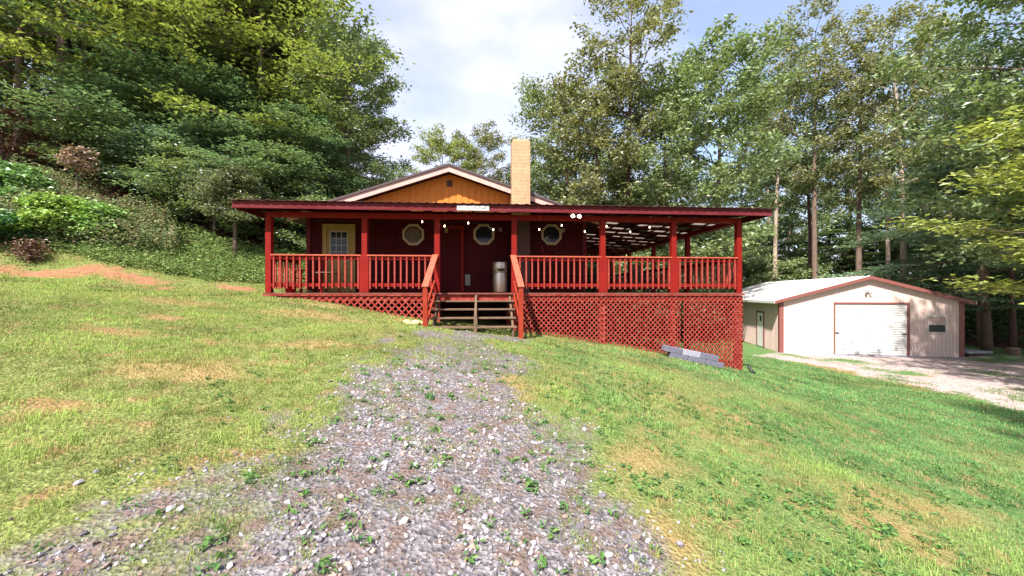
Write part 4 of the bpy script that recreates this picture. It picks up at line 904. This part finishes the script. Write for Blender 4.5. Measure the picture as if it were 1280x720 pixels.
for i, (lx, ly, s, lb) in enumerate(((-2.30, -1.05, .13, 'largest yellowish rock left of the steps'), (-2.52, -1.0, .10, 'mossy yellow rock, leftmost of those beside the steps'), (-2.42, -1.22, .085, 'small yellow rock in front of the others left of the steps'), (-2.20, -.90, .09, 'yellow rock touching the lattice by the newel post'))):
    x, y, _ = hw(lx, ly); r_ = np.random.default_rng(60+i); V = iv*(1+r_.normal(0, .13, (12, 1)))*np.array([1.2, .9, .7])*s+np.array([0, 0, s*.4]); 
    m_ = npmesh('rock', V, jf, [ROCKY]); o = tag(link('rock', m_, None, (x, y, g1(x, y))), lb, 'rock'); sb = o.modifiers.new('s', 'SUBSURF'); sb.levels = sb.render_levels = 2
x, y, _ = hw(6.42, -.1)
dp = empty('drain_pipe', (x, y, g1(x, y)), TH, 'short black drain pipe elbow at the foot of the porch corner', 'drain pipe'); dp['o'] = (0, 0, 0); dp.scale = (.75, .75, .75)
q = MB(); q.tube([(0, .06, .30), (0, .03, .16), (.02, -.04, .08), (.06, -.12, .03)], .05, 10); build(q, 'pipe', BLACK, dp)
q = MB(); q.tube([(.05, -.10, .038), (.075, -.15, .02)], .06, 10); build(q, 'collar', BLACK, dp)
# white board on blocks by the garage corner
e = empty('concrete_slab', (23.6, 20.7, g1(23.6, 20.7)), .1, 'pale slab lying on a dark block at the right corner of the garage', 'slab'); e['o'] = (0, 0, 0)
build(MB().box((-.75, -.5, .16), (.75, .5, .26)), 'slab', CONCL, e, .01); build(MB().box((-.5, -.4, -.05), (.4, .4, .158)), 'support', BARKD, e)
# logs / stump by the right edge
for i, (x, y, r0, c, lb) in enumerate(((26.3, 21.0, .26, MORT, 'cut yellow stump at the edge of the woods near the right border'), (27.6, 20.6, .2, CHIM, 'small tan stump right of the cut yellow one'))):
    e = empty('tree_stump', (x, y, g1(x, y)-.05), .3*i, lb, 'stump'); e['o'] = (0, 0, 0)
    q = MB(); q.lathe([(r0*1.2, 0), (r0*1.02, .12), (r0, .4)], (0, 0, 0), 14); build(q, 'bark', BARK, e); q = MB(); q.lathe([(r0*.96, .40), (r0*.9, .415), (.01, .42)], (0, 0, 0), 14); build(q, 'cut_face', c, e)
# sapling with feathery brownish needles, and its neighbour
def sapling(seed, x, y, Ht, Rc, colr, label, name='sapling', nl=22, base=.35, ls=.10, bark=BARK, kind=LEAF, cat='sapling', drop=.1, trr=.05, nlf=20):
    tm, cm = make_tree(seed, Ht, base, Rc, nl, 6, 4, nlf, ls, .25, 'wide', .14, .5, trr, droop=drop, bark=bark)
    cm.materials.clear(); cm.materials.append(kind)
    e = empty(name, (x, y, g1(x, y)-.05), seed, label, cat); link('trunk', tm, e); c = link('crown', cm, e); c.color = (*colr, 1); return e
sapling(81, at(293, 13.4), 13.4, 2.9, 1.1, (.16, .18, .10), 'feathery olive brown sapling on a thin stem left of the porch post', base=.45, ls=.09)
sapling(82, at(268, 14.6), 14.6, 2.7, 1.0, (.13, .18, .09), 'grey green sapling just left of the olive brown one', base=.4)
sapling(83, at(352, 15.5), 15.5, 3.6, 1.6, (.10, .16, .06), 'light green shrub seen through the left end of the porch', name='shrub', base=.1, ls=.12, cat='shrub')
sapling(84, at(78, 12.1), 12.1, 1.1, .8, (.26, .38, .09), 'bright yellow-green sumac bush on the bank at the far left', name='sumac_bush', base=.08, ls=.13, cat='bush', drop=.2, kind=LEAFD)
sapling(85, at(20, 12.6), 12.6, 1.4, .8, (.20, .33, .12), 'light green fern-like bush at the left edge above the sumac', name='fern_bush', base=.06, ls=.13, cat='bush', drop=.2, kind=LEAFD)
sapling(86, at(120, 12.4), 12.4, 1.0, .6, (.22, .36, .10), 'low yellow-green bush trailing right of the sumac', name='fern_bush', base=.08, ls=.12, cat='bush', drop=.25, kind=LEAFD)
sapling(87, at(38, 10.9), 10.9, .5, .3, (.14, .07, .045), nl=12, nlf=3, label='dry red brown twiggy bush over the clay bank at the far left', name='dry_bush', base=.05, ls=.07, cat='bush', bark=BARKD, kind=LEAFD)
sapling(88, at(95, 13.4), 13.4, 2.2, .35, (.30, .2, .16), 'dead pinkish fern frond drooping in front of the dark slope', name='dead_frond', base=.75, ls=.12, nl=6, nlf=8, cat='fern', drop=.8, trr=.02, kind=LEAFD)
sapling(89, at(5, 15.5), 15.5, 2.0, 1.2, (.13, .055, .035), nl=14, nlf=6, label='red brown brush pile among the trunks at the left edge', name='dry_brush', base=.05, ls=.12, cat='bush', bark=BARKD, kind=LEAFD)
sapling(90, at(8, 11.2), 11.2, .8, .6, (.05, .14, .05), 'dark green leafy weed clump on the clay bank at the left edge', name='weed_clump', base=.05, ls=.11, nl=12, cat='plant', trr=.015)
# bare trunks among the left layered trees
for i, (px, Y_, r0, m, lb) in enumerate(((78, 17, .24, BARKD, 'thick purplish trunk behind the beech sprays, left'), (103, 18.5, .13, BARK, 'thin brown trunk right of the thick purplish one'), (135, 17.5, .09, BARK, 'slender leaning trunk between the layered trees'), (180, 18, .12, BARKD, 'dark trunk in the middle of the left slope'), (212, 17, .08, BARK, 'narrow brown trunk near the small light maple'))):
    x = at(px, Y_); e = empty('slender_tree', (x, Y_, g1(x, Y_)-.2), 0, lb, 'tree'); q = MB()
    q.tube([(0, 0, 0), (.1, 0, 3), (.05+.15*i, 0, 7), (.3, .2, 12)], [r0*1.15, r0, r0*.8, r0*.3], 9); q.build('trunk', m, e)
    q = MB(); 
    for j in range(6): a = j*2.3; z = 3+j*1.2; q.tube([(.1, 0, z), (.1+.7*math.cos(a), .7*math.sin(a), z+.3), (.1+1.5*math.cos(a), 1.5*math.sin(a), z+.4)], [.03, .02, .006], 4, False)
    q.build('branch', m, e)
    C = np.concatenate([np.array([[.1+t*math.cos(j*2.3), t*math.sin(j*2.3), 3.3+j*1.2]]) + rng.normal(0, 1, (60, 3))*np.array([.22, .22, .06]) for j in range(6) for t in (.7, 1.1, 1.5)])
    V, Fc = leaves(C, .12, .3); o = link('crown', npmesh('crown', V, Fc, [LEAF]), e); o.color = (*BG, 1)
for o in bpy.data.objects:
    if 'o' in o: del o['o']
